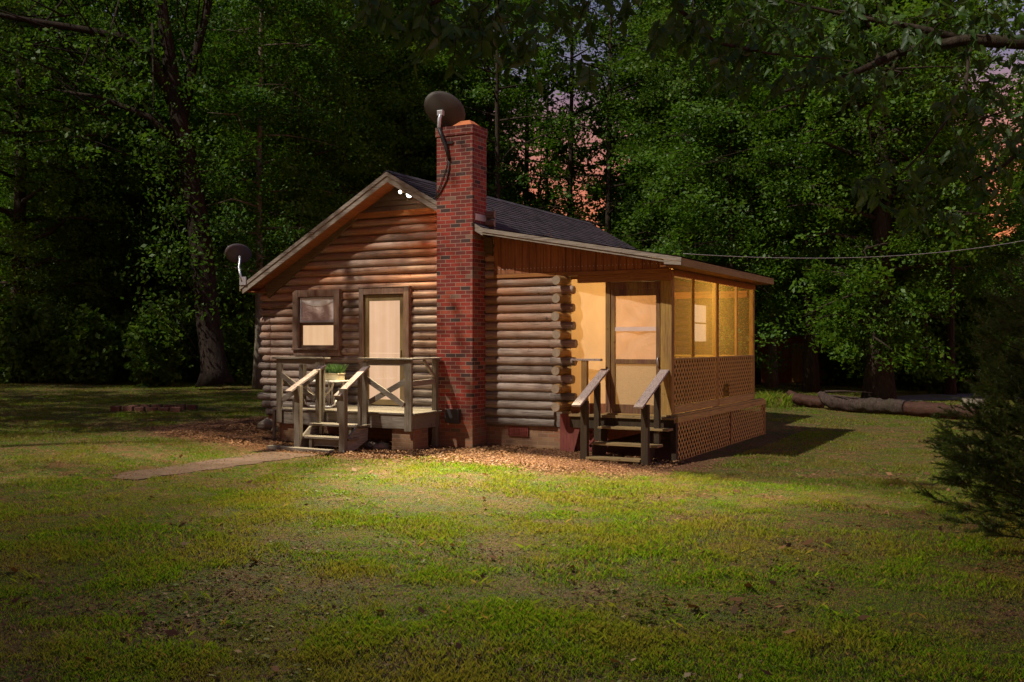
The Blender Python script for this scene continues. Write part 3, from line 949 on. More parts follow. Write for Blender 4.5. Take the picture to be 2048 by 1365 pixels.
# screen door of the porch
sdr = MB()
sdr.box(2.285, 2.355, 0.07, 0.11, ZF + 0.01, 2.607); sdr.box(3.062, 3.13, 0.07, 0.11, ZF + 0.01, 2.607)
sdr.box(2.356, 3.061, 0.072, 0.108, 2.505, 2.607); sdr.box(2.356, 3.061, 0.072, 0.108, 1.40, 1.475)
sdr.box(2.356, 3.061, 0.072, 0.108, ZF + 0.012, 0.735)
sdoor = sdr.build('screen_door', M['door_dark'], cabin, bevel=0.004)
grid_sheet('draped_panel', 2.356, 3.061, 1.475, 2.505, 0.098, M['cloth'], sdoor, 0.012, 22, 1.0)
grid_sheet('woven_panel', 2.356, 3.061, 0.735, 1.40, 0.098, M['weave'], sdoor, 0.003)
sb_ = MB(); sb_.box(2.357, 3.06, 0.075, 0.082, 1.93, 2.0)
M['bar'] = plain_mat('pale_crossbar', (0.60, 0.45, 0.40), 0.7)
sb_.build('crossbar', M['bar'], sdoor)
hn = MB(); hn.tube([(3.10, 0.07, 1.36), (3.10, 0.03, 1.38), (3.10, 0.03, 1.49), (3.10, 0.07, 1.51)], 0.009, 6)
hn.build('handle', M['steel'], sdoor)
tf = MB(); tf.box(2.277, 3.138, 0.06, 0.12, 2.6075, 2.733); tf.build('door_head', M['door_dark'], cabin, bevel=0.004)
th = MB(); th.box(2.20, 3.36, -0.05, 0.05, ZF + 0.001, ZF + 0.022); th.build('door_sill', M['porch_x'], cabin)

def lattice(name, plane, c, u0, u1, z0, z1, mat, par, sp=0.138, wd=0.031, th=0.005, hole=None):
    """two layers of diagonal laths clipped to the panel"""
    mb = MB()
    H = z1 - z0
    for s in (1, -1):
        off = c + (0.0 if s > 0 else th + 0.0015)
        k = u0 - H if s > 0 else u0
        k -= (k - u0) % sp - sp * 0.3
        end = u1 if s > 0 else u1 + H
        while k < end:
            # centre line u = k + s*(z - z0)
            za, zb = z0, z1
            ua, ub = k, k + s * H
            lo, hi = (ua, ub) if s > 0 else (ub, ua)
            t0, t1 = 0.0, H
            if s > 0: t0 = max(t0, u0 - k); t1 = min(t1, u1 - k)
            else: t0 = max(t0, k - u1); t1 = min(t1, k - u0)
            segs = [(t0, t1)] if t1 - t0 > 0.02 else []
            if hole:
                hu0, hu1, hz0, hz1 = hole
                ns = []
                for a, b in segs:
                    if s > 0:
                        h0, h1 = max(hu0 - k, hz0 - z0), min(hu1 - k, hz1 - z0)
                    else:
                        h0, h1 = max(k - hu1, hz0 - z0), min(k - hu0, hz1 - z0)
                    if h1 > h0 + 0.02:
                        ns += [q for q in ((a, min(b, h0)), (max(a, h1), b)) if q[1] - q[0] > 0.02]
                    else: ns.append((a, b))
                segs = ns
            for a, b in segs:
                p0 = (k + s * a, z0 + a); p1 = (k + s * b, z0 + b)
                jit = R.uniform(-0.004, 0.004)
                if plane == 'x': A, B, up = (off, p0[0] + jit, p0[1]), (off, p1[0], p1[1]), (1, 0, 0)
                else: A, B, up = (p0[0] + jit, off, p0[1]), (p1[0], off, p1[1]), (0, 1, 0)
                mb.beam(A, B, wd, th, up)
            k += sp
    return mb.build(name, mat, par)
lattice('lattice_panel', 'x', 3.315, 0.21, 2.54, 0.727, 1.463, M['lattice'], cabin)
lattice('lattice_panel', 'x', 3.315, 2.67, 5.05, 0.727, 1.463, M['lattice'], cabin, hole=(2.95, 3.35, 0.72, 0.98))
lattice('lattice_skirt', 'x', 3.435, 0.0, 2.98, -0.25, 0.47, M['lattice'], cabin)
lattice('lattice_skirt', 'x', 3.435, 3.12, 5.46, -0.32, 0.47, M['lattice'], cabin)
lattice('lattice_panel', 'y', 5.11, 1.67, 3.23, 0.722, 1.448, M['lattice'], cabin, 0.14)
lattice('lattice_skirt', 'y', 0.02, 1.45, 2.25, -0.25, 0.39, M['lattice_red'], cabin, 0.115)
sp_ = MB(); sp_.box(3.38, 3.455, 3.0, 3.10, -0.35, 0.47); sp_.build('skirt_post', M['porch'], cabin)
sp_ = MB(); sp_.box(3.38, 3.455, 5.46, 5.54, -0.35, 0.47); sp_.build('skirt_post', M['porch'], cabin)
sp_ = MB(); sp_.box(3.36, 3.455, -0.10, 0.0, -0.35, 0.47); sp_.build('skirt_post', M['stair'], cabin)
dk = MB(); dk.prism([(1.43, 0.56), (1.60, 0.56), (1.80, 0.36), (1.62, -0.3), (1.43, -0.3)], 'y', -0.08, -0.06)
dk.build('skirt_board', M['lattice_red'], cabin)

lamp_d = bpy.data.lights.new("porch_lamp_light", 'POINT')
lamp_d.energy = 330.0
lamp_d.color = (1.0, 0.66, 0.24)
lamp_d.shadow_soft_size = 0.06
pl = thing('porch_lamp', (2.00, 2.40, 2.72), 'bare warm bulb under the screened porch ceiling', 'lamp')
mb = MB(); mb.tube([(2.00, 2.40, 2.93), (2.00, 2.40, 2.80)], [0.05, 0.035], 10); mb.build('lamp_socket', M['white'], pl)
mb = MB(); mb.tube([(2.00, 2.40, 2.80), (2.00, 2.40, 2.77), (2.00, 2.40, 2.73), (2.00, 2.40, 2.70)], [0.018, 0.03, 0.032, 0.012], 10); mb.build('bulb', M['bulb'], pl)
lo = bpy.data.objects.new("porch_lamp_light", lamp_d); COL.objects.link(lo); lo.location = (2.00, 2.40, 2.62)

# ------------------------------------------------------------------ front deck with its steps
deck = thing('wooden_deck', (-2.15, -0.7, 0.0), 'low grey wooden deck with cross-braced railing and steps before the lit front door', 'deck')
ZD = 0.577
mb = MB()
y = -1.37
while y < -0.08:
    y1 = y + 0.137
    x1 = -0.60 if y1 < -0.49 else -0.76
    mb.box(-3.655, x1, y, y1, ZD - 0.034 + R.uniform(-0.003, 0.003), ZD + R.uniform(-0.003, 0.003)); y += 0.142
mb.build('deck_floor', M['deck'], deck, bevel=0.004)
mb = MB()
mb.box(-3.60, -0.665, -1.345, -1.305, 0.305, ZD - 0.04); mb.box(-0.70, -0.662, -1.304, -0.50, 0.30, ZD - 0.04)
mb.box(-3.60, -3.562, -1.304, -0.1, 0.30, ZD - 0.04)
mb.box(-3.5, -0.75, -0.75, -0.71, 0.33, ZD - 0.04)
mb.build('rim_joist', M['deck'], deck, bevel=0.004)
def pier(x0, x1, y0, y1):
    m_ = MB(); m_.box(x0, x1, y0, y1, -0.4, 0.296); m_.build('brick_pier', M['brick_base'], deck)
pier(-1.12, -0.70, -1.28, -0.82); pier(-3.56, -3.20, -1.28, -0.85)
def post(x0, x1, y0, y1, z0, z1, par=deck, m_='deck_z', nm='post'):
    q = MB(); q.box(x0, x1, y0, y1, z0, z1); return q.build(nm, M[m_], par, bevel=0.006)
post(-3.545, -3.42, -1.385, -1.347, 0.32, 1.455); post(-2.655, -2.475, -1.40, -1.347, 0.30, 1.455)
post(-1.665, -1.555, -1.40, -1.347, 0.24, 1.425); post(-0.80, -0.655, -1.395, -1.347, 0.27, 1.455)
post(-3.56, -3.46, -0.75, -0.65, ZD, 1.40); post(-0.74, -0.655, -0.64, -0.55, -0.1, 1.455)
post(-3.62, -3.57, -1.40, -1.36, 0.0, ZD - 0.04)
mb = MB(); mb.box(-3.60, -2.40, -1.44, -1.30, 1.457, 1.487); mb.build('top_rail', M['deck'], deck, bevel=0.004)
mb = MB(); mb.box(-1.72, -0.60, -1.44, -1.30, 1.457, 1.487); mb.build('top_rail', M['deck'], deck, bevel=0.004)
mb = MB(); mb.box(-0.745, -0.615, -1.298, -0.52, 1.457, 1.487); mb.build('top_rail', M['deck_y'], deck, bevel=0.004)
mb = MB(); mb.box(-3.57, -3.45, -1.298, -0.2, 1.452, 1.482); mb.build('top_rail', M['deck_y'], deck, bevel=0.004)
mb = MB(); mb.box(-3.42, -2.655, -1.38, -1.35, 1.36, 1.455); mb.build('under_rail', M['deck'], deck)
mb = MB(); mb.box(-1.555, -0.80, -1.38, -1.35, 1.36, 1.455); mb.build('under_rail', M['deck'], deck)
def brace(a, b, par=deck):
    q = MB(); q.beam(a, b, 0.088, 0.03, (0, 1, 0)); q.build('cross_brace', M['deck'], par)
brace((-3.42, -1.395, 1.17), (-2.655, -1.395, 0.76)); brace((-3.42, -1.362, 0.72), (-2.655, -1.362, 1.18))
brace((-1.555, -1.405, 1.13), (-0.80, -1.405, 0.71)); brace((-1.555, -1.37, 0.72), (-0.80, -1.37, 1.10))
brace((-3.51, -1.34, 1.15), (-3.51, -0.76, 0.76))
q = MB(); q.beam((-0.69, -1.345, 1.06), (-0.69, -0.64, 1.08), 0.09, 0.03, (1, 0, 0)); q.build('mid_rail', M['deck_y'], deck)
mb = MB(); mb.beam((-0.70, -0.95, 1.44), (-0.70, -0.62, 1.16), 0.05, 0.04, (1, 0, 0)); mb.build('knee_brace', M['deck_y'], deck)
# steps
def tread(x0, x1, y0, y1, z):
    q = MB(); q.box(x0, x1, y0, (y0 + y1) / 2 - 0.004, z - 0.036, z); q.box(x0, x1, (y0 + y1) / 2 + 0.004, y1, z - 0.036, z + 0.002)
    q.build('tread', M['deck'], deck, bevel=0.005)
tread(-2.60, -1.46, -1.70, -1.42, 0.365); tread(-2.62, -1.48, -1.98, -1.72, 0.172)
mb = MB(); mb.beam((-2.98, -2.20, zgf(-2.9, -2.2) + 0.02), (-1.68, -2.18, zgf(-1.7, -2.2) + 0.02), 0.14, 0.07); mb.build('ground_board', M['deck'], deck, bevel=0.006)
for x in (-2.50, -1.55):
    mb = MB(); mb.prism([(-1.40, 0.30), (-1.40, 0.10), (-1.98, -0.12), (-2.06, -0.05), (-2.0, 0.13), (-1.72, 0.325)], 'x', x - 0.02, x + 0.02); mb.build('stringer', M['deck_y'], deck)
for x in (-2.34, -1.72):
    post(x, x + 0.06, -1.955, -1.90, -0.12, 0.134, nm='riser_block')
    post(x - 0.02, x + 0.04, -1.66, -1.61, -0.12, 0.327, nm='riser_block')
mb = MB(); mb.box(-2.30, -1.70, -1.90, -1.87, 0.02, 0.132); mb.build('riser', M['deck'], deck)
post(-2.575, -2.455, -2.06, -1.97, -0.15, 1.02, nm='stair_post'); post(-1.64, -1.525, -2.05, -1.96, -0.15, 0.99, nm='stair_post')
post(-2.625, -2.577, -2.04, -1.96, 0.38, 0.80, nm='post_cleat'); post(-1.69, -1.642, -2.04, -1.96, 0.42, 0.78, nm='post_cleat')
post(-2.50, -2.44, -1.56, -1.50, 0.368, 1.28, nm='baluster'); post(-1.60, -1.54, -1.60, -1.54, 0.368, 1.20, nm='baluster')
for xa, xb, z1, y1, z0 in ((-2.50, -2.585, 1.345, -2.19, 0.925), (-1.575, -1.64, 1.345, -2.10, 0.865)):
    mb = MB(); mb.beam((xa, -1.36, z1), (xb, y1, z0), 0.135, 0.034); mb.build('handrail', M['rail'], deck, bevel=0.005)

# ------------------------------------------------------------------ steps of the screened porch
ps = thing('porch_steps', (2.8, -0.5, -0.1), 'dark wooden steps with flaking handrails below the screen door', 'steps')
mb = MB(); mb.box(1.62, 3.44, -0.14, -0.005, ZF - 0.045, ZF - 0.003); mb.build('landing_board', M['stair_x'], ps, bevel=0.004)
mb = MB(); mb.box(1.62, 3.42, -0.10, -0.062, 0.34, ZF - 0.047); mb.build('landing_joist', M['stair'], ps)
for x0, x1, y0, y1, z in ((2.23, 3.42, -0.36, -0.12, 0.40), (2.24, 3.34, -0.62, -0.37, 0.165), (2.24, 3.14, -0.86, -0.63, -0.04)):
    mb = MB(); mb.box(x0, x1, y0, y1, z - 0.038, z); mb.build('tread', M['stair_x'], ps, bevel=0.005)
for x in (2.27, 3.09):
    mb = MB(); mb.prism([(-0.10, 0.36), (-0.36, 0.36), (-0.37, 0.125), (-0.62, 0.125), (-0.63, -0.08), (-0.86, -0.08), (-0.86, -0.3), (-0.45, -0.3), (-0.10, 0.0)], 'x', x - 0.02, x + 0.02)
    mb.build('stringer', M['stair'], ps)
for x, y, z1 in ((2.14, -0.84, 0.83), (3.15, -0.84, 0.80)):
    mb = MB(); mb.box(x, x + 0.115, y, y + 0.09, -0.32, z1); mb.build('stair_post', M['stair'], ps, bevel=0.006)
for x, y, z1 in ((2.15, -0.33, 1.10), (3.17, -0.33, 1.08)):
    mb = MB(); mb.box(x, x + 0.09, y, y + 0.085, 0.17, z1); mb.build('baluster', M['stair'], ps, bevel=0.006)
for xa, xb in ((2.19, 2.17), (3.22, 3.19)):
    mb = MB(); mb.beam((xa, 0.055, 1.30), (xb, -1.06, 0.765), 0.15, 0.036); mb.build('handrail', M['rail'], ps, bevel=0.006)
mb = MB(); mb.box(1.64, 2.18, -0.12, -0.03, 1.445, 1.48); mb.build('guard_rail', M['rail'], ps, bevel=0.004)
mb = MB(); mb.box(1.83, 1.93, -0.11, -0.03, ZF - 0.003, 1.444); mb.build('guard_post', M['porch'], ps, bevel=0.005)

# ------------------------------------------------------------------ small things on and by the cabin
def bowl(mb, c, nrm, roll, ra, rb_, depth, th=0.015, n=28, rings=6, mi=0):
    """dish reflector: shallow bowl, its hollow side towards nrm"""
    nrm = Vector(nrm).normalized(); c = Vector(c)
    u = nrm.cross(Vector((0, 0, 1))).normalized(); v_ = u.cross(nrm)
    u2 = u * math.cos(roll) + v_ * math.sin(roll); v2 = v_ * math.cos(roll) - u * math.sin(roll)
    for side in (0, 1):
        vs = [c - nrm * (depth + th * side)]
        for i in range(1, rings + 1):
            t_ = i / rings
            for k in range(n):
                a = 2 * math.pi * k / n
                vs.append(c + u2 * (ra * t_ * math.cos(a)) + v2 * (rb_ * t_ * math.sin(a)) - nrm * (depth * (1 - t_ * t_) + th * side))
        fs = [(0, 1 + k, 1 + (k + 1) % n) for k in range(n)]
        for i in range(rings - 1):
            a, b = 1 + i * n, 1 + (i + 1) * n
            fs += [(a + k, a + (k + 1) % n, b + (k + 1) % n, b + k) for k in range(n)]
        mb.add(vs, fs, mi, True)
    base = len(mb.v) - (1 + rings * n)
    b0 = base - (1 + rings * n) + 1 + (rings - 1) * n; b1 = base + 1 + (rings - 1) * n
    for k in range(n):
        mb.f.append((b0 + k, b0 + (k + 1) % n, b1 + (k + 1) % n, b1 + k)); mb.m.append(mi); mb.s.append(False)

d1 = thing('satellite_dish', (-0.60, -0.50, 5.0), 'large grey satellite dish clamped to the top of the brick chimney', 'satellite dish')
dc = Vector((-0.625, -0.40, 5.78))
dn_ = Vector((-0.42, 0.70, 0.30))
mb = MB(); bowl(mb, dc, dn_, math.radians(-33), 0.385, 0.29, 0.07); mb.build('reflector', M['dishgrey'], d1)
mb = MB(); mb.tube([(-0.66, -0.535, 5.41), (-0.655, -0.53, 5.60), (-0.64, -0.50, 5.70)], 0.034, 12); mb.box(-0.70, -0.59, -0.54, -0.46, 5.66, 5.75); mb.build('mast', M['steel'], d1, bevel=0.006)
mb = MB(); mb.tube([(-0.665, -0.535, 5.45), (-0.60, -0.54, 5.30), (-0.52, -0.53, 5.10), (-0.475, -0.51, 4.90)], [0.036, 0.034, 0.032, 0.028], 10)
mb.box(-0.60, -0.40, -0.512, -0.487, 5.16, 5.20); mb.build('bent_arm', M['black'], d1)
mb = MB()
mb.tube([(-0.48, -0.50, 4.92), (-0.47, -0.505, 4.75), (-0.52, -0.50, 4.55), (-0.66, -0.50, 4.33), (-0.74, -0.50, 4.26)], 0.012, 6)
mb.tube([(-0.50, -0.50, 4.90), (-0.55, -0.50, 4.70), (-0.66, -0.50, 4.45), (-0.735, -0.50, 4.30)], 0.008, 6)
mb.build('cable', M['black'], d1)
mb = MB(); mb.tube([dc - dn_.normalized() * 0.02 + Vector((0.02, 0, -0.30)), dc + dn_.normalized() * 0.33 + Vector((0, 0, -0.18))], 0.014, 8)
q_ = dc + dn_.normalized() * 0.37 + Vector((0, 0, -0.17)); mb.box(q_.x - 0.05, q_.x + 0.05, q_.y - 0.04, q_.y + 0.04, q_.z - 0.03, q_.z + 0.06); mb.build('feed_arm', M['dishgrey'], d1)

d2 = thing('satellite_dish', (-5.22, -0.40, 2.95), 'smaller dark satellite dish on a bent mast at the left roof corner', 'satellite dish')
dc = Vector((-5.50, -0.25, 3.50)); dn_ = Vector((-0.80, 0.42, 0.34))
mb = MB(); bowl(mb, dc, dn_, math.radians(-10), 0.275, 0.20, 0.04); mb.build('reflector', M['dishdark'], d2)
mb = MB(); mb.tube([(-5.20, -0.46, 2.93), (-5.26, -0.46, 3.10), (-5.36, -0.38, 3.22), (-5.40, -0.31, 3.36), (-5.43, -0.29, 3.44)], 0.024, 10); mb.box(-5.26, -5.10, -0.475, -0.445, 2.86, 3.02); mb.build('mast', M['steel'], d2)
mb = MB(); e_ = dc + dn_.normalized() * 0.33
mb.tube([dc + Vector((0.02, 0, -0.19)), e_ + Vector((0, 0, -0.10)), e_], 0.014, 8)
mb.box(e_.x - 0.09, e_.x + 0.07, e_.y - 0.05, e_.y + 0.05, e_.z - 0.05, e_.z + 0.06); mb.build('feed_arm', M['sash'], d2)

fx = thing('floodlight', (-1.62, -0.10, 4.45), 'twin round floodlight shining below the gable peak', 'floodlight')
mb = MB(); mb.box(-1.68, -1.58, -0.075, -0.03, 4.42, 4.52); mb.build('base_plate', M['gable'], fx, bevel=0.005)
for cx_, cz_, r_ in ((-1.715, 4.465, 0.035), (-1.525, 4.405, 0.058)):
    c = Vector((cx_, -0.16, cz_)); dv = Vector((0.25 if cx_ > -1.6 else -0.2, -0.9, -0.35)).normalized()
    mb = MB(); mb.tube([(-1.63, -0.07, 4.46), c - dv * 0.09, c], [0.015, 0.03, r_], 14); hd_ = mb.build('lamp_head', M['white'], fx)
    mb = MB(); mb.tube([c + dv * 0.001, c + dv * 0.02, c + dv * 0.035], [r_ * 0.98, r_ * 0.85, r_ * 0.3], 14); mb.build('bulb', M['bulb'], hd_)
for cx_, dv, en, cone in ((-1.72, (0.9, -3.4, -4.4), 3700.0, 108), (-1.52, (4.7, -3.5, -4.4), 11500.0, 68)):
    ld = bpy.data.lights.new("floodlight_beam", 'SPOT')
    ld.energy = en; ld.spot_size = math.radians(cone); ld.spot_blend = 1.0; ld.color = (1.0, 0.84, 0.52); ld.shadow_soft_size = 0.05
    lob = bpy.data.objects.new("floodlight_beam", ld); COL.objects.link(lob)
    lob.location = (cx_, -0.34, 4.42); lob.rotation_euler = Vector(dv).to_track_quat('-Z', 'Y').to_euler()

ub = MB(); ub.box(-0.51, -0.25, -0.565, -0.487, 0.375, 0.60); ub.box(-0.515, -0.245, -0.575, -0.566, 0.37, 0.605); ub.box(-0.40, -0.36, -0.58, -0.576, 0.39, 0.42)
tag(ub.build('utility_box', M['utility'], origin=(-0.38, -0.5, 0.37), bevel=0.006), 'small black utility box screwed low on the front of the chimney', 'utility box')

tb = thing('patio_table', (-2.95, -0.75, ZD), 'small white metal patio table with bowed legs on the deck', 'table')
mb = MB(); mb.box(-3.34, -2.54, -0.98, -0.52, 1.035, 1.065); mb.build('tabletop', M['white'], tb, bevel=0.01)
for sy in (-0.90, -0.60):
    for s in (-1, 1):
        c0 = -2.95
        mb = MB()
        mb.tube([(c0 + s * 0.30, sy, 1.035), (c0 + s * 0.28, sy, 0.95), (c0 + s * 0.17, sy, 0.84), (c0 + s * 0.10, sy, 0.80), (c0 + s * 0.06, sy, 0.70), (c0 + s * 0.05, sy, ZD + 0.02)], 0.016, 8)
        mb.tube([(c0 + s * 0.05, sy, ZD + 0.02), (c0 + s * 0.25, sy, ZD + 0.02), (c0 + s * 0.33, sy, ZD + 0.06), (c0 + s * 0.36, sy, ZD + 0.14)], 0.015, 8)
        mb.tube([(c0 + s * 0.035, sy, 1.035), (c0 + s * 0.035, sy, ZD + 0.02)], 0.017, 8)
        mb.build('leg', M['white'], tb)
pb = thing('planter_box', (-2.72, -0.76, 1.066), 'cream planter box of green grass standing on the white patio table', 'planter')
mb = MB(); mb.box(-2.92, -2.58, -0.86, -0.66, 1.067, 1.185); mb.box(-2.93, -2.57, -0.87, -0.65, 1.175, 1.195); mb.build('box', M['cream'], pb, bevel=0.006)
vs, fs = [], []
for i in range(420):
    x, y = R.uniform(-2.92, -2.58), R.uniform(-0.86, -0.66); a = R.uniform(0, 6.28); L = R.uniform(0.08, 0.19); ln = R.uniform(0.03, 0.13)
    b = len(vs); dx, dy = math.cos(a), math.sin(a)
    vs += [(x - dy * 0.004, y + dx * 0.004, 1.19), (x + dy * 0.004, y - dx * 0.004, 1.19), (x + dx * ln * 0.5 + dy * 0.003, y + dy * ln * 0.5, 1.19 + L * 0.75), (x + dx * ln, y + dy * ln, 1.19 + L)]
    fs.append((b, b + 1, b + 2, b + 3))
mb = MB(); mb.add(vs, fs); M['potgrass'] = leaf_mat('pot_grass', (0.04, 0.11, 0.02), (0.09, 0.19, 0.04)); mb.build('plant', M['potgrass'], pb, fix=False)

def rock(name, c, r, label, cat, group=None, mat='stone', sq=0.75):
    mb = MB(); n, k = 10, 7
    ph = [R.uniform(0, 6.3) for _ in range(6)]
    vs, fs = [], []
    for i in range(k + 1):
        t_ = math.pi * i / k
        for j in range(n):
            a = 2 * math.pi * j / n
            q = r * (1 + 0.16 * math.sin(2 * a + ph[0] + t_) + 0.12 * math.sin(3 * a + ph[1]) * math.sin(t_ * 2 + ph[2]) + R.uniform(-0.05, 0.05))
            vs.append((c[0] + q * math.sin(t_) * math.cos(a) * 1.15, c[1] + q * math.sin(t_) * math.sin(a), c[2] + q * sq * math.cos(t_)))
    for i in range(k):
        for j in range(n): fs.append((i * n + j, i * n + (j + 1) % n, (i + 1) * n + (j + 1) % n, (i + 1) * n + j))
    mb.add(vs, fs, 0, False)
    return tag(mb.build(name, M[mat], origin=c), label, cat, group)
def gp(x, y, dz=0.0): return (x, y, zgf(x, y) + dz)
rock('boulder', gp(-4.60, -0.42, 0.08), 0.17, 'brownish boulder at the left foot of the cabin corner', 'boulder')
rock('stone', gp(-4.30, -0.55, 0.03), 0.08, 'small stone lying right beside the boulder at the cabin corner', 'stone')
for i, (x, y, r_, lb) in enumerate(((-1.62, -1.15, 0.10, 'pale broken stone under the deck just right of the steps'), (-1.38, -1.22, 0.13, 'largest of the loose stones under the deck, beside the brick pier'), (-1.85, -0.9, 0.09, 'dim stone under the deck behind the steps'))):
    rock('stone', gp(x, y, 0.03), r_, lb, 'stone', 'loose stones under the deck', sq=0.6)
rock('stone', gp(3.30, -0.55, 0.0), 0.06, 'pale pebble-sized stone by the right foot of the porch steps', 'stone', sq=0.5)

# low edging of old blocks on the left lawn
p0 = at(232, 23.3)
for rw in range(2):
    for i in range(6):
        x = p0[0] + RX * (i * 0.275 + (0.14 if rw else 0)) + FX * rw * 0.75; y = p0[1] + RY * (i * 0.275 + (0.14 if rw else 0)) + FY * rw * 0.75
        mb = MB(); h = R.uniform(0.10, 0.125)
        mb.box(-0.115, 0.115, -0.06, 0.06, -0.03, h)
        o = mb.build('edging_block', M['block'], bevel=0.02)
        o.location = (x, y, zgf(x, y)); o.rotation_euler = (R.uniform(-0.05, 0.05), R.uniform(-0.05, 0.05), ANG + R.uniform(-0.15, 0.15))
        tag(o, 'red brown block in the front row of the flower bed edging' if rw == 0 else 'red brown block in the back row of the flower bed edging', 'block', 'blocks edging the old flower bed, front row' if rw == 0 else 'blocks edging the old flower bed, back row')

# power line to the porch corner
mb = MB()
A = Vector((3.64, -0.30, 3.12)); B = Vector(at(2048, 22, 3.95)); C_ = Vector(at(2600, 24, 6.4))
pts = []
for i in range(25):
    t_ = i / 24
    p_ = A.lerp(B, t_); p_.z += -0.26 * 4 * t_ * (1 - t_) * 0.75
    pts.append(p_)
for i in range(1, 9): pts.append(B.lerp(C_, i / 8))
mb.tube(pts, 0.006, 6)
M['wire'] = plain_mat('pale_cable', (0.28, 0.28, 0.28), 0.5)
tag(mb.build('power_cable', M['wire'], origin=tuple(A)), 'thin pale power cable sagging from the porch eave to the right', 'cable')

# ------------------------------------------------------------------ foliage
def leaf_cards(P, size, up=0.42, droop=0.0, aspect=0.6, rng=NR, hang=False, cn=None):
    """one folded pointed leaf per point"""
    n = len(P)
    nrm = rng.normal(size=(n, 3)); nrm /= np.linalg.norm(nrm, axis=1)[:, None]
    nrm = nrm * (1 - up) + (np.array([0, 0, up]) if cn is None else cn * up); nrm /= np.linalg.norm(nrm, axis=1)[:, None]
    a = rng.normal(size=(n, 3)); a -= (a * nrm).sum(1)[:, None] * nrm
    if hang:
        a = a * 0.35 + np.array([0, 0, -1.0]); 
    a /= np.linalg.norm(a, axis=1)[:, None]
    a[:, 2] -= droop; a /= np.linalg.norm(a, axis=1)[:, None]
    b = np.cross(nrm, a); b /= np.linalg.norm(b, axis=1)[:, None]
    cell = np.floor(P / 0.9).astype(int)
    hsh = np.abs(np.sin(cell[:, 0] * 12.99 + cell[:, 1] * 78.23 + cell[:, 2] * 37.72) * 43758.5) % 1.0
    L = (size * (0.62 + 0.75 * hsh) * rng.uniform(0.6, 1.3, n))[:, None]
    W = L * aspect * 0.5
    base = P - a * L * 0.5
    mid = P + a * L * 0.02 + nrm * 0 
    V = np.stack([base, mid + b * W - nrm * L * 0.06, P + a * L * 0.5 - nrm * L * 0.05, mid - b * W - nrm * L * 0.06], 1).reshape(-1, 3)
    return V, np.arange(n * 4).reshape(n, 4)

def tree_data(seed, H, base, rad, n_limb, leaf, per, lean=(0, 0), tr=0.2, spread=1.7, flat=0.6, shape='oval', up_=0.55, crad=(0.5, 0.95), cl=7):
    """trunk and limbs as an MB, leaf points as an array"""
    rr = random.Random(seed); rng = np.random.default_rng(seed)
    mb = MB(); pts = []; cns = []
    nseg = 10
    tp = []
    wob = [rr.uniform(-1, 1) for _ in range(4)]
    for i in range(nseg + 1):
        t_ = i / nseg
        tp.append(Vector((lean[0] * t_ + 0.25 * math.sin(3 * t_ + wob[0]) * t_ + 0.1 * math.sin(9 * t_ + wob[1]) * t_, lean[1] * t_ + 0.25 * math.sin(3.3 * t_ + wob[2]) * t_, H * t_ - 0.3)))
    rads = [tr * (1.45 if i == 0 else 1.0) * (1 - 0.85 * (i / nseg) ** 0.9) for i in range(nseg + 1)]
    mb.tube(tp, rads, 10, jit=0.06)
    def trunk_at(h):
        t_ = min(max((h + 0.3) / H, 0), 1) * nseg; i = min(int(t_), nseg - 1)
        return tp[i].lerp(tp[i + 1], t_ - i)
    for k in range(n_limb):
        u = (k + rr.random()) / n_limb
        h = base + (H * 0.985 - base) * u
        if shape == 'oval': pr_ = math.sin(math.pi * (0.14 + 0.80 * u)) ** 0.7
        else: pr_ = (1 - u) ** 0.75 + 0.12
        L = rad * pr_ * rr.uniform(0.65, 1.1)
        az = k * 2.399 + rr.uniform(-0.5, 0.5)
        rise = rr.uniform(0.05, 0.5) * (0.4 + u)
        p0 = trunk_at(h); d = Vector((math.cos(az), math.sin(az), rise)).normalized()
        side = Vector((-math.sin(az), math.cos(az), 0))
        lp = [p0, p0 + d * L * 0.35 + side * rr.uniform(-0.1, 0.1) * L, p0 + d * L * 0.7 + side * rr.uniform(-0.15, 0.15) * L, p0 + d * L + Vector((0, 0, -0.12 * L)) + side * rr.uniform(-0.2, 0.2) * L]
        r0 = max(0.02, tr * 0.34 * (1 - 0.6 * u))
        mb.tube(lp, [r0, r0 * 0.7, r0 * 0.4, 0.008], 6)
        nc = max(2, int(cl * (0.5 + L / rad)))
        for j in range(nc):
            t_ = 0.22 + 0.78 * (j + rr.random()) / nc
            i = min(int(t_ * 3), 2)
            c = lp[i].lerp(lp[i + 1], t_ * 3 - i)
            off = side * rr.uniform(-1, 1) * L * 0.34 * (0.4 + t_) * spread + Vector((0, 0, rr.uniform(-0.75, 0.7)))
            e = c + off
            if rr.random() < 0.6: mb.tube([c, c.lerp(e, 0.5) + Vector((0, 0, 0.05)), e], [r0 * 0.3, r0 * 0.2, 0.005], 4)
            cr_ = rr.uniform(*crad)
            n = int(per * rr.uniform(0.6, 1.4))
            q = rng.normal(size=(n, 3)); q /= np.linalg.norm(q, axis=1)[:, None]
            q *= (rng.random(n) ** 0.45)[:, None] * cr_
            q[:, 2] *= flat
            q[:, 2] -= 0.25 * (q[:, 0] ** 2 + q[:, 1] ** 2) / cr_
            pts.append(q + np.array(e))
            cv = Vector((rr.gauss(0, 0.55), rr.gauss(0, 0.55), 1.0)).normalized()
            cns.append(np.tile(np.array(cv), (n, 1)))
    return mb, np.concatenate(pts), np.concatenate(cns)

def mb_mesh(name, mb, mats):
    me = bpy.data.meshes.new(name)
    me.from_pydata(mb.v, [], mb.f)
    me.materials.append(mats)
    me.polygons.foreach_set("use_smooth", mb.s)
    me.update()
    return me

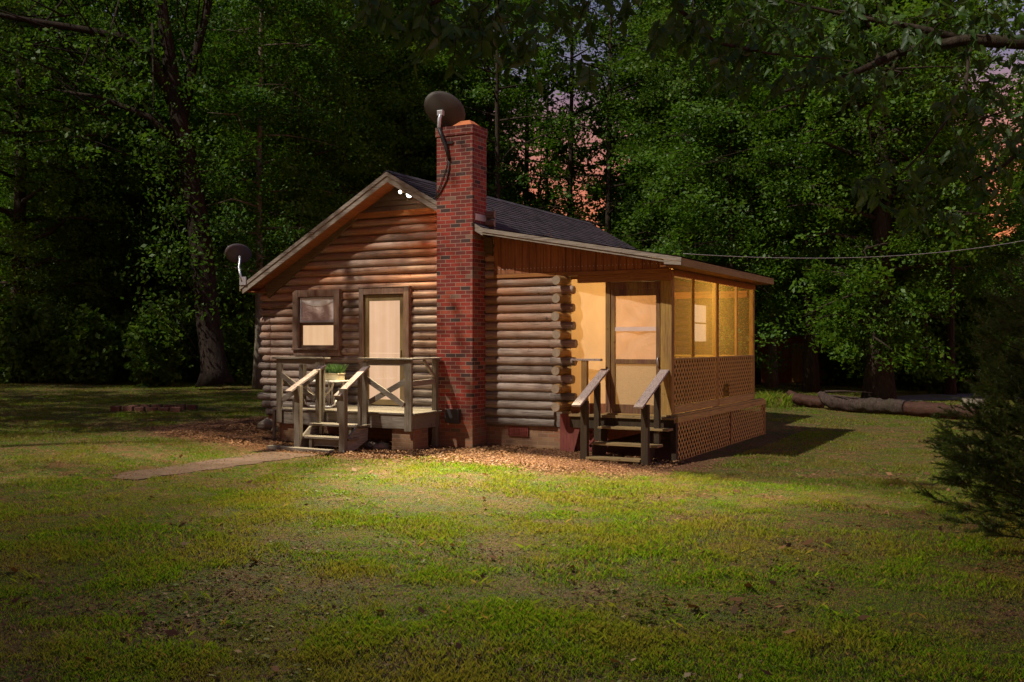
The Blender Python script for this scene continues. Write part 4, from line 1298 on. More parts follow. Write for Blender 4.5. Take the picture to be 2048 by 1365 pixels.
SPEC = {   # kinds of forest tree
    'tall':  dict(H=21, base=4.5, rad=4.6, n_limb=44, leaf=0.135, per=130, tr=0.24),
    'slim':  dict(H=19, base=3.2, rad=3.4, n_limb=40, leaf=0.132, per=122, tr=0.15),
    'broad': dict(H=20, base=2.6, rad=5.6, n_limb=48, leaf=0.135, per=130, tr=0.34),
    'low':   dict(H=13, base=1.1, rad=4.2, n_limb=42, leaf=0.132, per=122, tr=0.19),
    'young': dict(H=8, base=0.5, rad=2.7, n_limb=30, leaf=0.16, per=66, tr=0.09),
    'airy':  dict(H=20, base=4.0, rad=4.4, n_limb=32, leaf=0.14, per=120, tr=0.18, cl=3, spread=1.1),
    'shade': dict(H=18, base=8.0, rad=5.0, n_limb=44, leaf=0.19, per=90, tr=0.28, cl=7),  # dense high crown, only for unseen trees added to shade the lawn
    'high':  dict(H=20, base=9.5, rad=4.0, n_limb=22, leaf=0.15, per=60, tr=0.20, cl=4),  # thin high crown, only for the unseen tree added to dapple the cabin
}
VAR = {}
def variant(kind, s):
    key = (kind, s)
    if key not in VAR:
        k = dict(SPEC[kind]); leaf = k.pop('leaf')
        mb, P, cn = tree_data(100 * s + len(kind) * 7 + ord(kind[0]), n_limb=k.pop('n_limb'), leaf=leaf, **k)
        V, Fq = leaf_cards(P, leaf, up=0.55, rng=np.random.default_rng(s + 5), cn=cn)
        VAR[key] = (mb, P, leaf, mb_mesh('trunk', mb, M['bark']), np_mesh('crown', V, Fq, M['leaf'] if s % 2 else M['leaf_dark']))
    return VAR[key]
def tree(kind, s, px, depth, label, scale=1.0, rot=None, group=None, name='forest_tree', xy=None, bark=None):
    _, _, _, tm, cm = variant(kind, s)
    x, y = xy if xy else at(px, depth)[:2]
    t = thing(name, (x, y, zgf(x, y)), label, 'tree', group)
    t.rotation_euler = (0, 0, rot if rot is not None else R.uniform(0, 6.28)); t.scale = (scale, scale, scale)
    a = link_mesh('trunk', tm, t); link_mesh('crown', cm, t)
    if bark:
        a.data = tm.copy(); a.data.materials[0] = M[bark]
    return t

G1 = 'trees along the edge of the woods'
FOREST = [
    ('broad', 1, 40, 38, 'broad dark tree filling the far left edge of the woods'),
    ('tall', 1, 160, 41, 'tall straight tree in the left woods, between the left picture edge and the leaning oak'),
    ('low', 2, 205, 40, 'low leafy tree with branches to the ground left of the leaning oak'),
    ('tall', 2, 285, 41, 'tall tree with a plain dark trunk just left of the leaning oak'),
    ('slim', 3, 590, 36, 'bright green maple whose crown shows above the left roof slope'),
    ('tall', 3, 650, 41, 'left one of two close upright trunks above the left roof slope'),
    ('slim', 1, 692, 40, 'right one of two close upright trunks above the left roof slope'),
    ('broad', 1, 800, 44, 'spreading tree rising behind the cabin gable peak'),
    ('airy', 3, 905, 45, 'tall tree directly behind the brick chimney'),
    ('airy', 1, 992, 40, 'thin-crowned tree with a dark trunk just right of the chimney top'),
    ('airy', 2, 1142, 45, 'thin-crowned tree standing dark against the orange gap of sky above the roof'),
    ('airy', 3, 1048, 48, 'thin leafy tree filling the view close behind the chimney top'),
    ('airy', 1, 1098, 53, 'farthest thin tree in front of the pink gap of sky'),
    ('airy', 2, 1292, 46, 'leafy tree right of the orange gap, above the low roof end'),
    ('airy', 3, 1212, 43, 'open tree to the right of the orange gap of sky, over the roof end'),
    ('slim', 3, 1325, 50, 'slim tree over the far end of the cabin roof'),
    ('slim', 2, 1382, 39, 'thick straight trunk rising above the porch roof'),
    ('broad', 2, 1500, 44, 'large tree filling the sky behind the porch roof'),
    ('low', 1, 1470, 37, 'bushy tree with foliage hanging beside the porch eave'),
    ('low', 3, 1685, 44, 'bushy low tree between the far shed and the low-branched oak'),
    ('tall', 4, 1622, 37, 'dark upright tree left of the broad low-branched oak'),
    ('slim', 3, 1850, 40, 'slender tree beside the gravel drive'),
    ('airy', 1, 1900, 37, 'open-crowned tree behind the cedar shrub, against the pink gap of sky'),
    ('low', 2, 2085, 33, 'leafy tree at the right picture edge behind the cedar shrub'),
]
for k_, s_, px_, d_, lb_ in FOREST:
    tree(k_, s_, px_, d_, lb_, 0.55 if px_ == 2085 else R.uniform(0.92, 1.1), None, G1)
tree('slim', 4, 516, 34, 'slender pale-barked tree just beside the left roof edge', 1.0, 1.0, G1, bark='bark_pale')
tree('tall', 3, 1545, 41, 'pale-barked tree standing in front of the left end of the far shed', 0.8, 2.0, G1, bark='bark_pale')

G2 = 'unseen trees added to shade the lawn and dapple the cabin'  # trees put out of view for the shade their crowns cast
for k_, s_, x_, y_, sc_, lb_ in (('shade', 1, 1.4, -17.8, 1.0, 'unseen tree added just outside the view to shade the near lawn'),
                            ('shade', 2, -4.6, -15.6, 0.95, 'rounded unseen tree added to shade the lower left lawn'),
                            ('shade', 1, 4.6, -15.4, 0.9, 'high-crowned unseen tree added to shade the lower right lawn'),
                            ('shade', 2, -1.2, -20.0, 1.0, 'high-crowned unseen tree added behind the viewpoint to shade the near lawn'),
                            ('broad', 3, -13.0, -7.0, 0.8, 'broad unseen tree added outside the left edge to shade the left lawn'),
                            ('broad', 1, -18.5, -4.5, 0.9, 'tall unseen tree added farther back outside the left edge to shade the left lawn'),
                            ('tall', 2, -25.5, 1.0, 1.0, 'broad unseen tree added outside the left edge, near the woods, to shade the left lawn'),
                            ('high', 2, -7.8, -8.8, 1.0, 'thin-crowned unseen tree added outside the left edge to dapple the cabin front')):
    tree(k_, s_, 0, 0, lb_, sc_, None, G2, xy=(x_, y_))

# the leaning oak on the left, with its long bare limb
x, y = at(432, 32.5)[:2]
oak = thing('leaning_oak', (x, y, zgf(x, y)), 'massive dark oak leaning left beside the cabin with a long bare limb', 'tree')
def pt(px, yy, d=32.5):
    q = at(px, d); return Vector((q[0], q[1], CH + (HZ - yy) * d / F_PX))
mb = MB()
tk = [pt(432, 770), pt(428, 740), pt(418, 640), pt(405, 520), pt(392, 420), pt(372, 300), pt(350, 200), pt(330, 60), pt(300, -160)]
mb.tube(tk, [0.62, 0.42, 0.38, 0.35, 0.32, 0.29, 0.25, 0.2, 0.1], 14, jit=0.06)
mb.tube([pt(350, 215), pt(300, 110, 32.2), pt(250, 75, 32.0), pt(140, 55, 31.7), pt(20, 35, 31.2), pt(-120, 0, 30.8)], [0.2, 0.16, 0.13, 0.11, 0.08, 0.03], 10)
mb.tube([pt(375, 310), pt(300, 235, 32.2), pt(200, 195, 31.9), pt(110, 180, 31.7)], [0.15, 0.11, 0.07, 0.02], 8)
mb.tube([pt(362, 250), pt(385, 130, 32.8), pt(415, 20, 33.1), pt(430, -120, 33.5)], [0.2, 0.15, 0.11, 0.05], 8)
pts = []
rr = random.Random(5); rng5 = np.random.default_rng(5)
for i in range(230):
    px_ = rr.uniform(-150, 430); yy_ = rr.uniform(-200, 330)
    if rr.random() < 0.35 and yy_ > 60: continue
    if yy_ > 180 and 320 < px_ < 450: continue
    c = pt(px_, yy_, 33 + rr.uniform(-3.0, 3.0))
    n = int(70 * rr.uniform(0.5, 1.4)); r_ = rr.uniform(0.5, 1.0)
    q = rng5.normal(size=(n, 3)); q /= np.linalg.norm(q, axis=1)[:, None]; q *= (rng5.random(n) ** 0.45)[:, None] * r_; q[:, 2] *= 0.42
    pts.append(q + np.array(c))
    if rr.random() < 0.4:
        a_ = tk[rr.randint(4, 8)]; mb.tube([a_.lerp(c, 0.55) + Vector((0, 0, 0.4)), a_.lerp(c, 0.8) + Vector((0, 0, 0.2)), c], [0.035, 0.02, 0.006], 5)
for i in range(16):
    c = pt(rr.uniform(350, 450), rr.uniform(180, 640), 31.4)
    n = 60; q = rng5.normal(size=(n, 3)) * np.array([0.5, 0.3, 0.25]); pts.append(q + np.array(c))
for i in range(46):  # leaf clusters added on the sun side to shade the trunk
    k_ = rr.uniform(0.8, 7.5); a_ = tk[int(k_)].lerp(tk[int(k_) + 1], k_ % 1)
    c = a_ + SUN_DIR * rr.uniform(0.9, 3.2) + Vector((rr.uniform(-.5, .5), rr.uniform(-.3, .3), rr.uniform(-.4, .4)))
    n = 46; q = rng5.normal(size=(n, 3)) * np.array([0.42, 0.3, 0.22]); pts.append(q + np.array(c))
    if i % 3 == 0: mb.tube([a_ + Vector((0, 0, -0.3)), a_.lerp(c, 0.6), c], [0.03, 0.018, 0.005], 5)
org = Vector(oak.location)
M['bark_oak'] = bark_mat('oak_bark', (0.012, 0.009, 0.007), (0.042, 0.030, 0.024))
mb.build('trunk', M['bark_oak'], oak, fix=False)
V, Fq = leaf_cards(np.concatenate(pts) - np.array(org), 0.15, rng=rng5)
link_mesh('crown', np_mesh('oak_crown', V, Fq, M['leaf_dark']), oak)

# the broad oak behind the fallen log
x, y = at(1757, 34)[:2]
bo = thing('low_branched_oak', (x, y, zgf(x, y)), 'thick-trunked oak behind the fallen log with layered low branches', 'tree')
k = dict(SPEC['broad']); k.update(tr=0.42, base=1.5, rad=4.2); leaf = k.pop('leaf')
mbt, P, cn = tree_data(77, n_limb=84, leaf=leaf, **{q: v for q, v in k.items() if q != 'n_limb'})
link_mesh('trunk', mb_mesh('oak_trunk', mbt, M['bark']), bo)
V, Fq = leaf_cards(P, 0.15, up=0.55, rng=np.random.default_rng(9), cn=cn)
link_mesh('crown', np_mesh('low_oak_crown', V, Fq, M['leaf']), bo)

# deep woods and undergrowth: one mass each
def scatter_mass(name, items, leafscale, keep, label, seed, mat, low=None):
    rng = np.random.default_rng(seed)
    VS, FS, TV, TF = [], [], [], []
    nv = 0
    for kind, s, x, y, sc in items:
        mbv, P, leaf, _, _ = variant(kind, s)
        a = rng.uniform(0, 6.28); ca, sa_ = math.cos(a), math.sin(a)
        P = P[rng.random(len(P)) < keep] * sc
        Q_ = np.stack([P[:, 0] * ca - P[:, 1] * sa_ + x, P[:, 0] * sa_ + P[:, 1] * ca + y, P[:, 2] + zgf(x, y)], 1)
        V, Fq = leaf_cards(Q_, leaf * leafscale, rng=rng)
        VS.append(V); FS.append(Fq + nv); nv += len(V)
        tv = np.array(mbv.v[:110]) * sc
        TV.append(np.stack([tv[:, 0] * ca - tv[:, 1] * sa_ + x, tv[:, 0] * sa_ + tv[:, 1] * ca + y, tv[:, 2] + zgf(x, y)], 1))
    fs_t = np.array([f for f in mbv.f[:100]])
    base = nv
    for tv in TV:
        VS.append(tv); FS.append(fs_t + nv); nv += len(tv)
    F_all = np.concatenate(FS)
    mi = np.zeros(len(F_all), int); mi[sum(len(f) for f in FS[:len(items)]):] = 1
    o = link_mesh(name, np_mesh(name, np.concatenate(VS), F_all, [mat, M['bark']], mi=mi))
    return tag(o, label, 'woods', None, 'stuff')
items = []
rr = random.Random(21)
for row_, (d_, step) in enumerate(((50, 92), (57, 85), (66, 78), (78, 70))):
    px_ = -330 + row_ * 31
    while px_ < 2420:
        if row_ == 0 and 1490 < px_ < 1680: px_ += step; continue
        gap = 960 < px_ < 1310 or 1840 < px_ < 2120
        kind = rr.choice(['tall', 'broad', 'slim', 'broad'])
        x, y = at(px_ + rr.uniform(-25, 25), d_ + rr.uniform(-3, 3))[:2]
        if gap:
            if row_ < 2: items.append(('low', rr.randint(1, 4), x, y, 0.50))
        else:
            items.append((kind, rr.randint(1, 4), x, y, rr.uniform(0.9, 1.15)))
            if rr.random() < 0.8:
                x, y = at(px_ + rr.uniform(-40, 40), d_ - 3 + rr.uniform(-3, 3))[:2]
                items.append(('low', rr.randint(1, 4), x, y, rr.uniform(0.7, 1.0)))
        px_ += step
scatter_mass('far_woods', items, 2.0, 0.30, 'deep dark woods closing the view behind the nearer trees', 3, M['leaf_dark'])
items = []
for i in range(34):
    px_ = -60 + 17.5 * i + rr.uniform(-10, 10)
    d_ = 34.5 + rr.uniform(-1.0, 3.5)
    x, y = at(px_, d_)[:2]
    if x > -6.5 and y < 12: continue
    items.append(('young', rr.randint(1, 3), x, y, rr.uniform(0.16, 0.36)))
for i in range(26):
    x, y = at(-80 + 26 * i + rr.uniform(-12, 12), 41 + rr.uniform(-2.0, 5.0))[:2]
    items.append(('young', rr.randint(1, 3), x, y, rr.uniform(0.40, 0.85)))
for i in range(30):
    px_ = 1670 + 24 * i + rr.uniform(-10, 10); d_ = 39 + rr.uniform(-1.5, 4)
    x, y = at(px_, d_)[:2]
    items.append(('young', rr.randint(1, 3), x, y, rr.uniform(0.16, 0.32)))
o = scatter_mass('undergrowth', items, 1.15, 0.16, 'low tangled undergrowth along the foot of the woods', 8, M['leaf_dark'])
o['category'] = 'undergrowth'

def broad_leaves(P, A, size, rng, aspect=0.5):
    """near leaves: pointed ovals folded along the midrib, hanging along A"""
    n = len(P)
    a = A / np.linalg.norm(A, axis=1)[:, None]
    b = np.cross(a, rng.normal(size=(n, 3))); b /= np.linalg.norm(b, axis=1)[:, None]
    c = np.cross(a, b)
    L = (size * rng.uniform(0.6, 1.2, n))[:, None]; W = L * aspect * 0.5
    V = np.stack([P, P + a * L * 0.28 + b * W * 0.9 + c * W * 0.3, P + a * L * 0.62 + b * W * 0.75 + c * W * 0.25 - c * L * 0.03, P + a * L - c * L * 0.10,
                  P + a * L * 0.62 - b * W * 0.75 + c * W * 0.25 - c * L * 0.03, P + a * L * 0.28 - b * W * 0.9 + c * W * 0.3], 1).reshape(-1, 3)
    i = np.arange(n)[:, None] * 6
    return V, np.concatenate([i + np.array([[0, 1, 2, 3]]), i + np.array([[0, 3, 4, 5]])])
# overhanging tree whose branches hang into the top of the picture
x, y = at(2620, 9.0)[:2]
oh = thing('overhanging_tree', (x, y, zgf(x, y)), 'near tree whose leafy branches hang into the top of the view', 'tree')
def pz(px, yy, d):
    q = at(px, d); return Vector((q[0], q[1], CH + (HZ - yy) * d / F_PX))
mb = MB()
mb.tube([(x, y, -0.4), (x, y, 1.5), (x - 0.1, y, 3.4), (x - 0.2, y + 0.1, 6.0), (x - 0.1, y, 9.0)], [0.34, 0.26, 0.23, 0.18, 0.08], 12)
BR = [
    ([pz(2600, 200, 9.0), pz(2250, 70, 9.6), pz(2048, 85, 9.8), pz(1930, 80, 9.9), pz(1800, 105, 10), pz(1700, 150, 10.0), pz(1560, 185, 10)], 0.10),
    ([pz(1930, 80, 9.9), pz(1830, 55, 10.1), pz(1690, 30, 10.2), pz(1520, -10, 10.2)], 0.045),
    ([pz(2600, 60, 9.0), pz(2200, -160, 9.4), pz(1800, -170, 9.0), pz(1400, -120, 8.2), pz(1150, -70, 7.6), pz(930, -25, 7.2), pz(860, 10, 7.1)], 0.09),
    ([pz(1400, -120, 8.2), pz(1360, 20, 8.3), pz(1430, 85, 8.5), pz(1540, 108, 8.7), pz(1660, 118, 8.8)], 0.03),
    ([pz(1940, 90, 9.9), pz(1930, 190, 9.7), pz(1850, 300, 9.5), pz(1800, 350, 9.4), pz(1760, 330, 9.4)], 0.02),
    ([pz(1800, 105, 10), pz(1735, 240, 9.8), pz(1745, 300, 9.7), pz(1800, 335, 9.6)], 0.015),
    ([pz(2250, 70, 9.6), pz(2150, 200, 9.3), pz(2010, 330, 9.2), pz(1930, 370, 9.2)], 0.04),
]
for bp, r_ in BR: mb.tube(bp, [r_ * (1 - 0.85 * i / (len(bp) - 1)) for i in range(len(bp))], 7)
pts, dirs = [], []
rng7 = np.random.default_rng(17); rr = random.Random(17)
def hang(px, yy, d, n, wpx, hpx):
    for _ in range(int(n * 0.8)):
        a = rr.uniform(-1, 1); b = rr.uniform(-1, 1)
        if a * a + b * b > 1: continue
        c = pz(px + a * wpx, yy + b * hpx, d + rr.uniform(-0.5, 0.5))
        m_ = rr.randint(5, 9)
        tl = rr.uniform(0.16, 0.34); az = rr.uniform(0, 6.28); hz_ = rr.uniform(0.3, 1.0)
        td = Vector((math.cos(az) * hz_, math.sin(az) * hz_, -1 + hz_ * 0.7)).normalized() * tl
        mb.tube([c, c + td * 0.5 + Vector((0, 0, 0.02)), c + td], [0.004, 0.003, 0.0015], 4)
        for j in range(m_):
            t_ = (j + 0.5) / m_
            sw_ = 1 if j % 2 else -1
            pts.append(np.array(c + td * t_)[None, :])
            dirs.append(np.array([[td.x / tl * 0.5 - sw_ * math.sin(az) * 0.55 + rr.uniform(-.25, .25), td.y / tl * 0.5 + sw_ * math.cos(az) * 0.55 + rr.uniform(-.25, .25), -0.75 + rr.uniform(-.3, .45)]]))
for a in ((880, 15, 7.1, 26, 60, 55), (955, 40, 7.2, 24, 45, 50), (1020, 5, 7.4, 24, 60, 40), (900, 62, 7.1, 8, 22, 22), (1060, 70, 7.5, 10, 30, 30), (760, -10, 7.2, 16, 60, 30),
          (1200, -15, 7.8, 26, 110, 40), (1370, 30, 8.3, 22, 60, 60), (1450, 70, 8.5, 24, 70, 45), (1590, 110, 9.0, 30, 90, 40), (1180, 120, 7.8, 5, 30, 20),
          (1540, 20, 10, 44, 110, 60), (1700, 30, 10.1, 50, 130, 60), (1830, 110, 10, 40, 110, 70), (1960, 30, 9.9, 46, 110, 60), (2040, 130, 9.7, 36, 90, 80), (1690, 150, 10, 30, 90, 40),
          (1800, 355, 9.4, 18, 60, 35), (1850, 400, 9.4, 14, 60, 40), (1735, 370, 9.4, 6, 30, 25), (1960, 240, 9.4, 30, 90, 80), (2040, 330, 9.2, 22, 70, 60), (1900, 330, 9.3, 16, 60, 40), (1500, 140, 9.5, 14, 60, 30)):
    hang(*a)
org = Vector(oh.location)
mb.build('trunk', M['bark'], oh, fix=False)
V, Fq = broad_leaves(np.concatenate(pts) - np.array(org), np.concatenate(dirs), 0.125, rng7)
link_mesh('crown', np_mesh('hanging_crown', V, Fq, M['leaf_near']), oh)

# red cedar shrub at the right edge
x, y = at(2140, 8.8)[:2]
cd = thing('cedar_shrub', (x, y, zgf(x, y)), 'feathery dark cedar shrub with brown inner twigs at the right edge', 'shrub')
mb = MB(); mb.tube([(x, y, -0.3), (x + 0.03, y, 0.6), (x - 0.02, y, 1.5), (x, y, 2.3)], [0.09, 0.07, 0.04, 0.01], 8)
rngc = np.random.default_rng(31); rr = random.Random(31)
VS, FS, nv = [], [], 0
for i in range(430):
    h = rr.uniform(0.02, 2.3) if i < 300 else rr.uniform(0.0, 1.1)
    az = rr.uniform(0, 6.28); L = (0.98 * (1 - (h / 2.75) ** 1.4) + 0.10) * rr.uniform(0.65, 1.12)
    d = Vector((math.cos(az), math.sin(az), rr.uniform(-0.15, 0.75))).normalized()
    p0 = Vector((x + rr.uniform(-.12, .12), y + rr.uniform(-.12, .12), h))
    lp = [p0, p0 + d * L * 0.5, p0 + d * L * 0.85 + Vector((0, 0, 0.02)), p0 + d * L + Vector((0, 0, 0.07 * L))]
    mb.tube(lp, [0.007, 0.005, 0.003, 0.001], 4)
    nb = int(13 * L / 0.8) + 3
    for j in range(nb):
        t_ = 0.22 + 0.78 * rr.random() ** 0.8
        k_ = min(int(t_ * 3), 2); c = lp[k_].lerp(lp[k_ + 1], t_ * 3 - k_)
        td = (d + Vector((rr.uniform(-0.8, 0.8), rr.uniform(-0.8, 0.8), rr.uniform(-0.3, 0.8)))).normalized()
        tl = rr.uniform(0.08, 0.20)
        n = 60
        s_ = rngc.random(n)
        base = np.array(c) + np.outer(s_ * tl, np.array(td))
        nd = np.array(td) * 0.9 + rngc.normal(size=(n, 3)) * 0.5; nd /= np.linalg.norm(nd, axis=1)[:, None]
        sd_ = np.cross(nd, rngc.normal(size=(n, 3))); sd_ /= np.linalg.norm(sd_, axis=1)[:, None]
        ln = rngc.uniform(0.02, 0.055, n)[:, None]
        tri = np.stack([base - sd_ * 0.0035, base + sd_ * 0.0035, base + nd * ln], 1).reshape(-1, 3)
        VS.append(tri); FS.append(np.arange(n * 3).reshape(n, 3) + nv); nv += n * 3
mb.build('trunk', M['bark'], cd, fix=False)
link_mesh('crown', np_mesh('cedar_crown', np.concatenate(VS) - np.array(Vector(cd.location)), np.concatenate(FS), M['needle']), cd)

# fallen logs, stump and the far shed
def bark_log(name, pts, rads, label, mat, extra=None):
    c = pts[len(pts) // 2]
    t = thing(name, (c[0], c[1], zgf(c[0], c[1])), label, 'log')
    P_, R_ = [], []
    m_ = len(pts) - 1
    for i in range(m_ * 9 + 1):
        u = i / 9; k = min(int(u), m_ - 1); f = u - k
        a, b = Vector(pts[k]), Vector(pts[k + 1])
        P_.append(a.lerp(b, f) + Vector((0, 0, R.uniform(-0.012, 0.012)))); R_.append((rads[k] * (1 - f) + rads[k + 1] * f) * (1 + 0.07 * math.sin(i * 0.9 + rads[0] * 50) + R.uniform(-0.05, 0.05)))
    mb = MB(); mb.tube(P_, R_, 26, jit=0.10); mb.build('trunk', mat, t, fix=False)
    if extra:
        for e_ in extra:
            q = MB(); q.tube(e_, [0.03, 0.02, 0.008], 6); q.build('dead_branch', M['bark_log'], t, fix=False)
    return t
def gpx(px, d, h): q = at(px, d); return (q[0], q[1], zgf(q[0], q[1]) + h)
fl_pts = [gpx(1640, 28.6, 0.42), gpx(1655, 28.2, 0.26), gpx(1700, 27.6, 0.20), gpx(1760, 26.9, 0.22), gpx(1812, 26.2, 0.22)]
bark_log('fallen_log', fl_pts, [0.08, 0.17, 0.20, 0.195, 0.19], 'grey barked end of the fallen trunk, curving up at its tip', M['bark_log'],
         [[gpx(1660, 28.1, 0.4), gpx(1690, 27.5, 0.42), gpx(1735, 27.2, 0.36)], [gpx(1650, 28.3, 0.5), gpx(1690, 28.0, 0.55), gpx(1745, 28.0, 0.52)]])
bark_log('fallen_log', [gpx(1815, 26.15, 0.2), gpx(1860, 25.6, 0.2), gpx(1905, 25.1, 0.19), gpx(1960, 24.6, 0.17)], [0.18, 0.185, 0.17, 0.14], 'bare reddish length of the fallen trunk, lying towards the cedar shrub', M['rotten'])
bark_log('fallen_log', [gpx(1578, 29.4, 0.38), gpx(1592, 29.0, 0.22), gpx(1625, 28.8, 0.17), gpx(1648, 28.6, 0.15)], [0.08, 0.15, 0.17, 0.15], 'short rotten red log left of the long fallen trunk', M['rotten'])
x, y = at(1946, 25.8)[:2]
mb = MB(); mb.tube([(x, y, zgf(x, y) - 0.2), (x, y, zgf(x, y) + 0.1), (x + 0.02, y, zgf(x, y) + 0.46)], [0.36, 0.30, 0.27], 16, jit=0.07)
tag(mb.build('tree_stump', M['bark_pale'], origin=(x, y, zgf(x, y)), fix=False), 'pale sawn tree stump half hidden behind the cedar shrub', 'stump')

c = at(1588, 45)
sh = thing('wooden_shed', (c[0], c[1], zgf(c[0], c[1])), 'distant wooden shed with a blue covered roof among the trees', 'shed')
def loc(u, v_, z): return (c[0] + RX * u + FX * v_, c[1] + RY * u + FY * v_, zgf(c[0], c[1]) + z)
def obox(mb, u0, u1, v0, v1, z0, z1):
    vs = [loc(u, v_, z) for z in (z0, z1) for v_ in (v0, v1) for u in (u0, u1)]
    mb.add(vs, [(0, 2, 3, 1), (4, 5, 7, 6), (0, 1, 5, 4), (2, 6, 7, 3), (0, 4, 6, 2), (1, 3, 7, 5)])
mb = MB(); obox(mb, -2.0, 1.9, 0, 3, 0, 2.2); mb.build('wall', M['redboard'], sh)
mb = MB()
for i in range(6): obox(mb, -0.1 + i * 0.16, 0.05 + i * 0.16, -0.05, -0.005, 0.05, 1.75)
mb.build('door', M['porch'], sh)
mb = MB(); mb.add([loc(-2.3, -0.4, 2.15), loc(2.3, -0.4, 2.15), loc(2.3, 1.6, 3.1), loc(-2.3, 1.6, 3.1), loc(-2.3, 3.4, 2.15), loc(2.3, 3.4, 2.15),
            loc(-2.3, -0.4, 2.08), loc(2.3, -0.4, 2.08), loc(2.3, 1.6, 3.03), loc(-2.3, 1.6, 3.03), loc(-2.3, 3.4, 2.08), loc(2.3, 3.4, 2.08)],
       [(0, 1, 2, 3), (3, 2, 5, 4), (6, 9, 8, 7), (9, 10, 11, 8), (0, 6, 7, 1), (4, 5, 11, 10), (0, 3, 9, 6), (3, 4, 10, 9), (1, 7, 8, 2), (2, 8, 11, 5)])
M['tarp'] = plain_mat('blue_roof_cover', (0.03, 0.13, 0.30), 0.6, vary=0.3)
mb.build('roof', M['tarp'], sh)
mb = MB(); obox(mb, -3.6, -2.02, 0.3, 2.4, 0, 1.1)
M['redpaint'] = plain_mat('faded_red_paint', (0.26, 0.05, 0.025), 0.7)
mb.build('side_bay', M['redpaint'], sh)

# ------------------------------------------------------------------ lawn grass and dead leaves
def cam_scatter(n, dmin, dmax, power, margin=0.60):
    """points on the ground in front of the camera, thinning with distance"""
    u = NR.random(n)
    e = 2 - power
    d = (dmin ** e + u * (dmax ** e - dmin ** e)) ** (1 / e)
    k = NR.uniform(-margin, margin, n)
    return PX + d * (FX + k * RX), PY + d * (FY + k * RY), d
def blades(x, y, d, h0, h1, w0, lean, wk=0.00095, hm=1.0):
    n = len(x)
    a = NR.uniform(0, 2 * np.pi, n); h = NR.uniform(h0, h1, n) * hm; wd = np.maximum(w0, d * wk) * NR.uniform(0.7, 1.3, n)
    ln = h * NR.uniform(lean * 0.3, lean, n)
    z = zg(x, y)
    ca, sa_ = np.cos(a), np.sin(a)
    b = NR.uniform(0, 2 * np.pi, n); cb, sb = np.cos(b) * wd / 2, np.sin(b) * wd / 2
    V = np.stack([np.stack([x - cb, y - sb, z - 0.005], 1), np.stack([x + cb, y + sb, z - 0.005], 1),
                  np.stack([x + ca * ln * 0.4 + cb * 0.8, y + sa_ * ln * 0.4 + sb * 0.8, z + h * 0.65], 1),
                  np.stack([x + ca * ln, y + sa_ * ln, z + h], 1)], 1).reshape(-1, 3)
    return V, np.arange(n * 4).reshape(n, 4)
x, y, d = cam_scatter(1500000, 4.6, 42, 1.55)
keep = NR.random(len(x)) < grass_density(x, y)
x, y, d = x[keep], y[keep], d[keep]
hv = 0.55 + 1.1 * sstep(0.35, 0.7, fbm(x * 1.3 + 9, y * 1.3, 1.1))
V1, F1 = blades(x, y, d, 0.009, 0.030, 0.0022, 0.95, 0.00052, hv)
# coarse tufts
TX, TY = [], []
tx, ty, td = cam_scatter(500, 6.5, 16, 1.0, 0.5)
kk = NR.random(len(tx)) < grass_density(tx, ty) * 0.9
tx, ty = tx[kk], ty[kk]
bx = np.repeat(tx, 14) + NR.normal(size=len(tx) * 14) * 0.07; by = np.repeat(ty, 14) + NR.normal(size=len(tx) * 14) * 0.07
V2, F2 = blades(bx, by, np.hypot(bx - PX, by - PY), 0.02, 0.06, 0.003, 1.8, 0.0005)
wx, wy_, _ = cam_scatter(420, 5.0, 15, 1.2, 0.5)
kw = NR.random(len(wx)) < grass_density(wx, wy_)
wx, wy_ = np.repeat(wx[kw], 11) + NR.normal(size=kw.sum() * 11) * 0.05, np.repeat(wy_[kw], 11) + NR.normal(size=kw.sum() * 11) * 0.05
kx = NR.uniform(1512, 1585, 420); kd = NR.normal(29.4, 0.7, 420)
ex, ey = PX + kd * (FX + (kx - CX) / F_PX * RX), PY + kd * (FY + (kx - CX) / F_PX * RY)
V4, F4 = blades(ex, ey, kd, 0.08, 0.42, 0.008, 0.9, 0.0005)
V3, F3 = leaf_cards(np.stack([wx, wy_, zg(wx, wy_) + NR.uniform(0.012, 0.03, len(wx))], 1), 0.035, up=0.72, aspect=0.75)
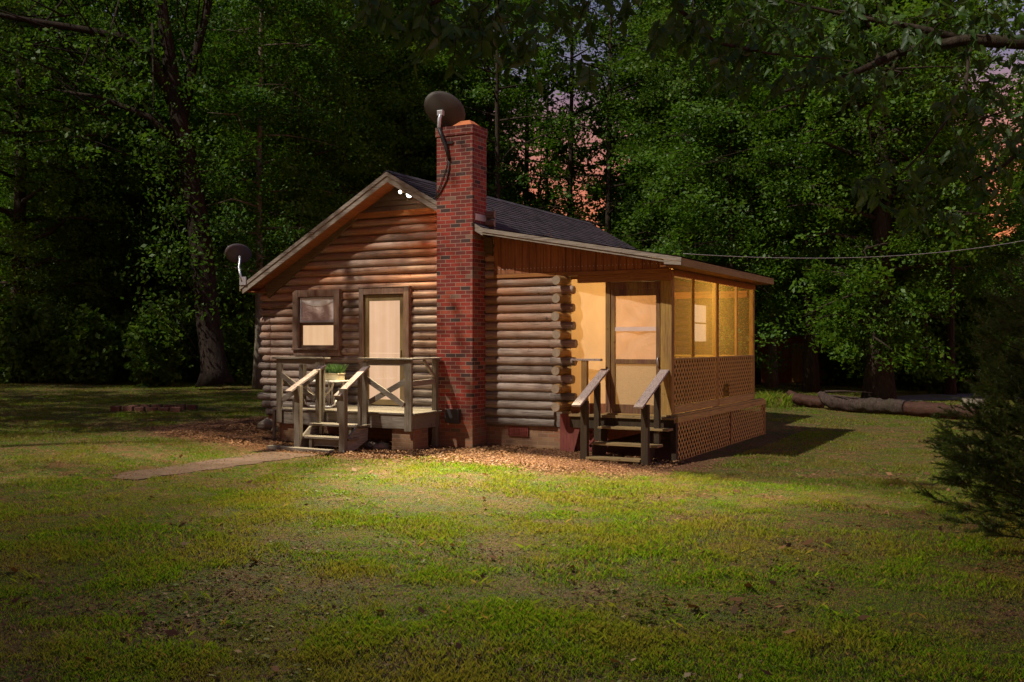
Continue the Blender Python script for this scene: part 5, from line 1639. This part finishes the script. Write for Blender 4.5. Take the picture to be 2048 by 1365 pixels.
go = link_mesh('lawn_grass', np_mesh('lawn_grass', np.concatenate([V1, V2, V3, V4]), np.concatenate([F1, F2 + len(V1), F3 + len(V1) + len(V2), F4 + len(V1) + len(V2) + len(V3)]), M['grass']))
tag(go, 'short patchy lawn grass in front of the cabin', 'grass', None, 'stuff')

x, y, d = cam_scatter(330000, 4.6, 40, 1.4)
la = litter_amount(x, y)
keep = NR.random(len(x)) < np.clip(0.50 + 0.9 * la - 0.42 * grass_density(x, y), 0, 1) * ~((x > -5.1) & (x < 3.4) & (y > 0) & (y < 8.4))
x, y, d = x[keep], y[keep], d[keep]
P = np.stack([x, y, zg(x, y) + 0.012], 1)
V, Fq = leaf_cards(P, 0.036, up=0.70, aspect=0.42)
x2 = NR.uniform(-5.4, 3.6, 26000); y2 = -NR.random(26000) ** 1.4 * 2.6 + 0.1
k2 = NR.random(26000) < litter_amount(x2, y2)
P2 = np.stack([x2[k2], y2[k2], zg(x2[k2], y2[k2]) + NR.random(k2.sum()) * 0.03 + 0.005], 1)
Vb, Fb = leaf_cards(P2, 0.045, up=0.65, aspect=0.5)
xr_ = NR.uniform(-1.75, 3.6, 420); yr_ = NR.uniform(-0.4, 5.3, 420)
kr = vnoise(xr_ * 3, yr_, 0.8) > 0.42
Pr = np.stack([xr_[kr], yr_[kr], np.array([roof_z(q) for q in xr_[kr]]) + 0.022], 1)
Vr, Fr = leaf_cards(Pr, 0.05, up=0.75, aspect=0.5)
xl_, yl_, _ = cam_scatter(260, 4.7, 16, 1.2, 0.55)
kl = grass_density(xl_, yl_) > 0.05
Vl, Fl = leaf_cards(np.stack([xl_[kl], yl_[kl], zg(xl_[kl], yl_[kl]) + 0.03], 1), 0.085, up=0.62, aspect=0.55)
lo_ = link_mesh('leaf_litter', np_mesh('leaf_litter', np.concatenate([V, Vb, Vr, Vl]), np.concatenate([Fq, Fb + len(V), Fr + len(V) + len(Vb), Fl + len(V) + len(Vb) + len(Vr)]), M['litter']))
tag(lo_, 'brown dead leaves scattered on the lawn, the soil around the cabin and its roof', 'leaf litter', None, 'stuff')
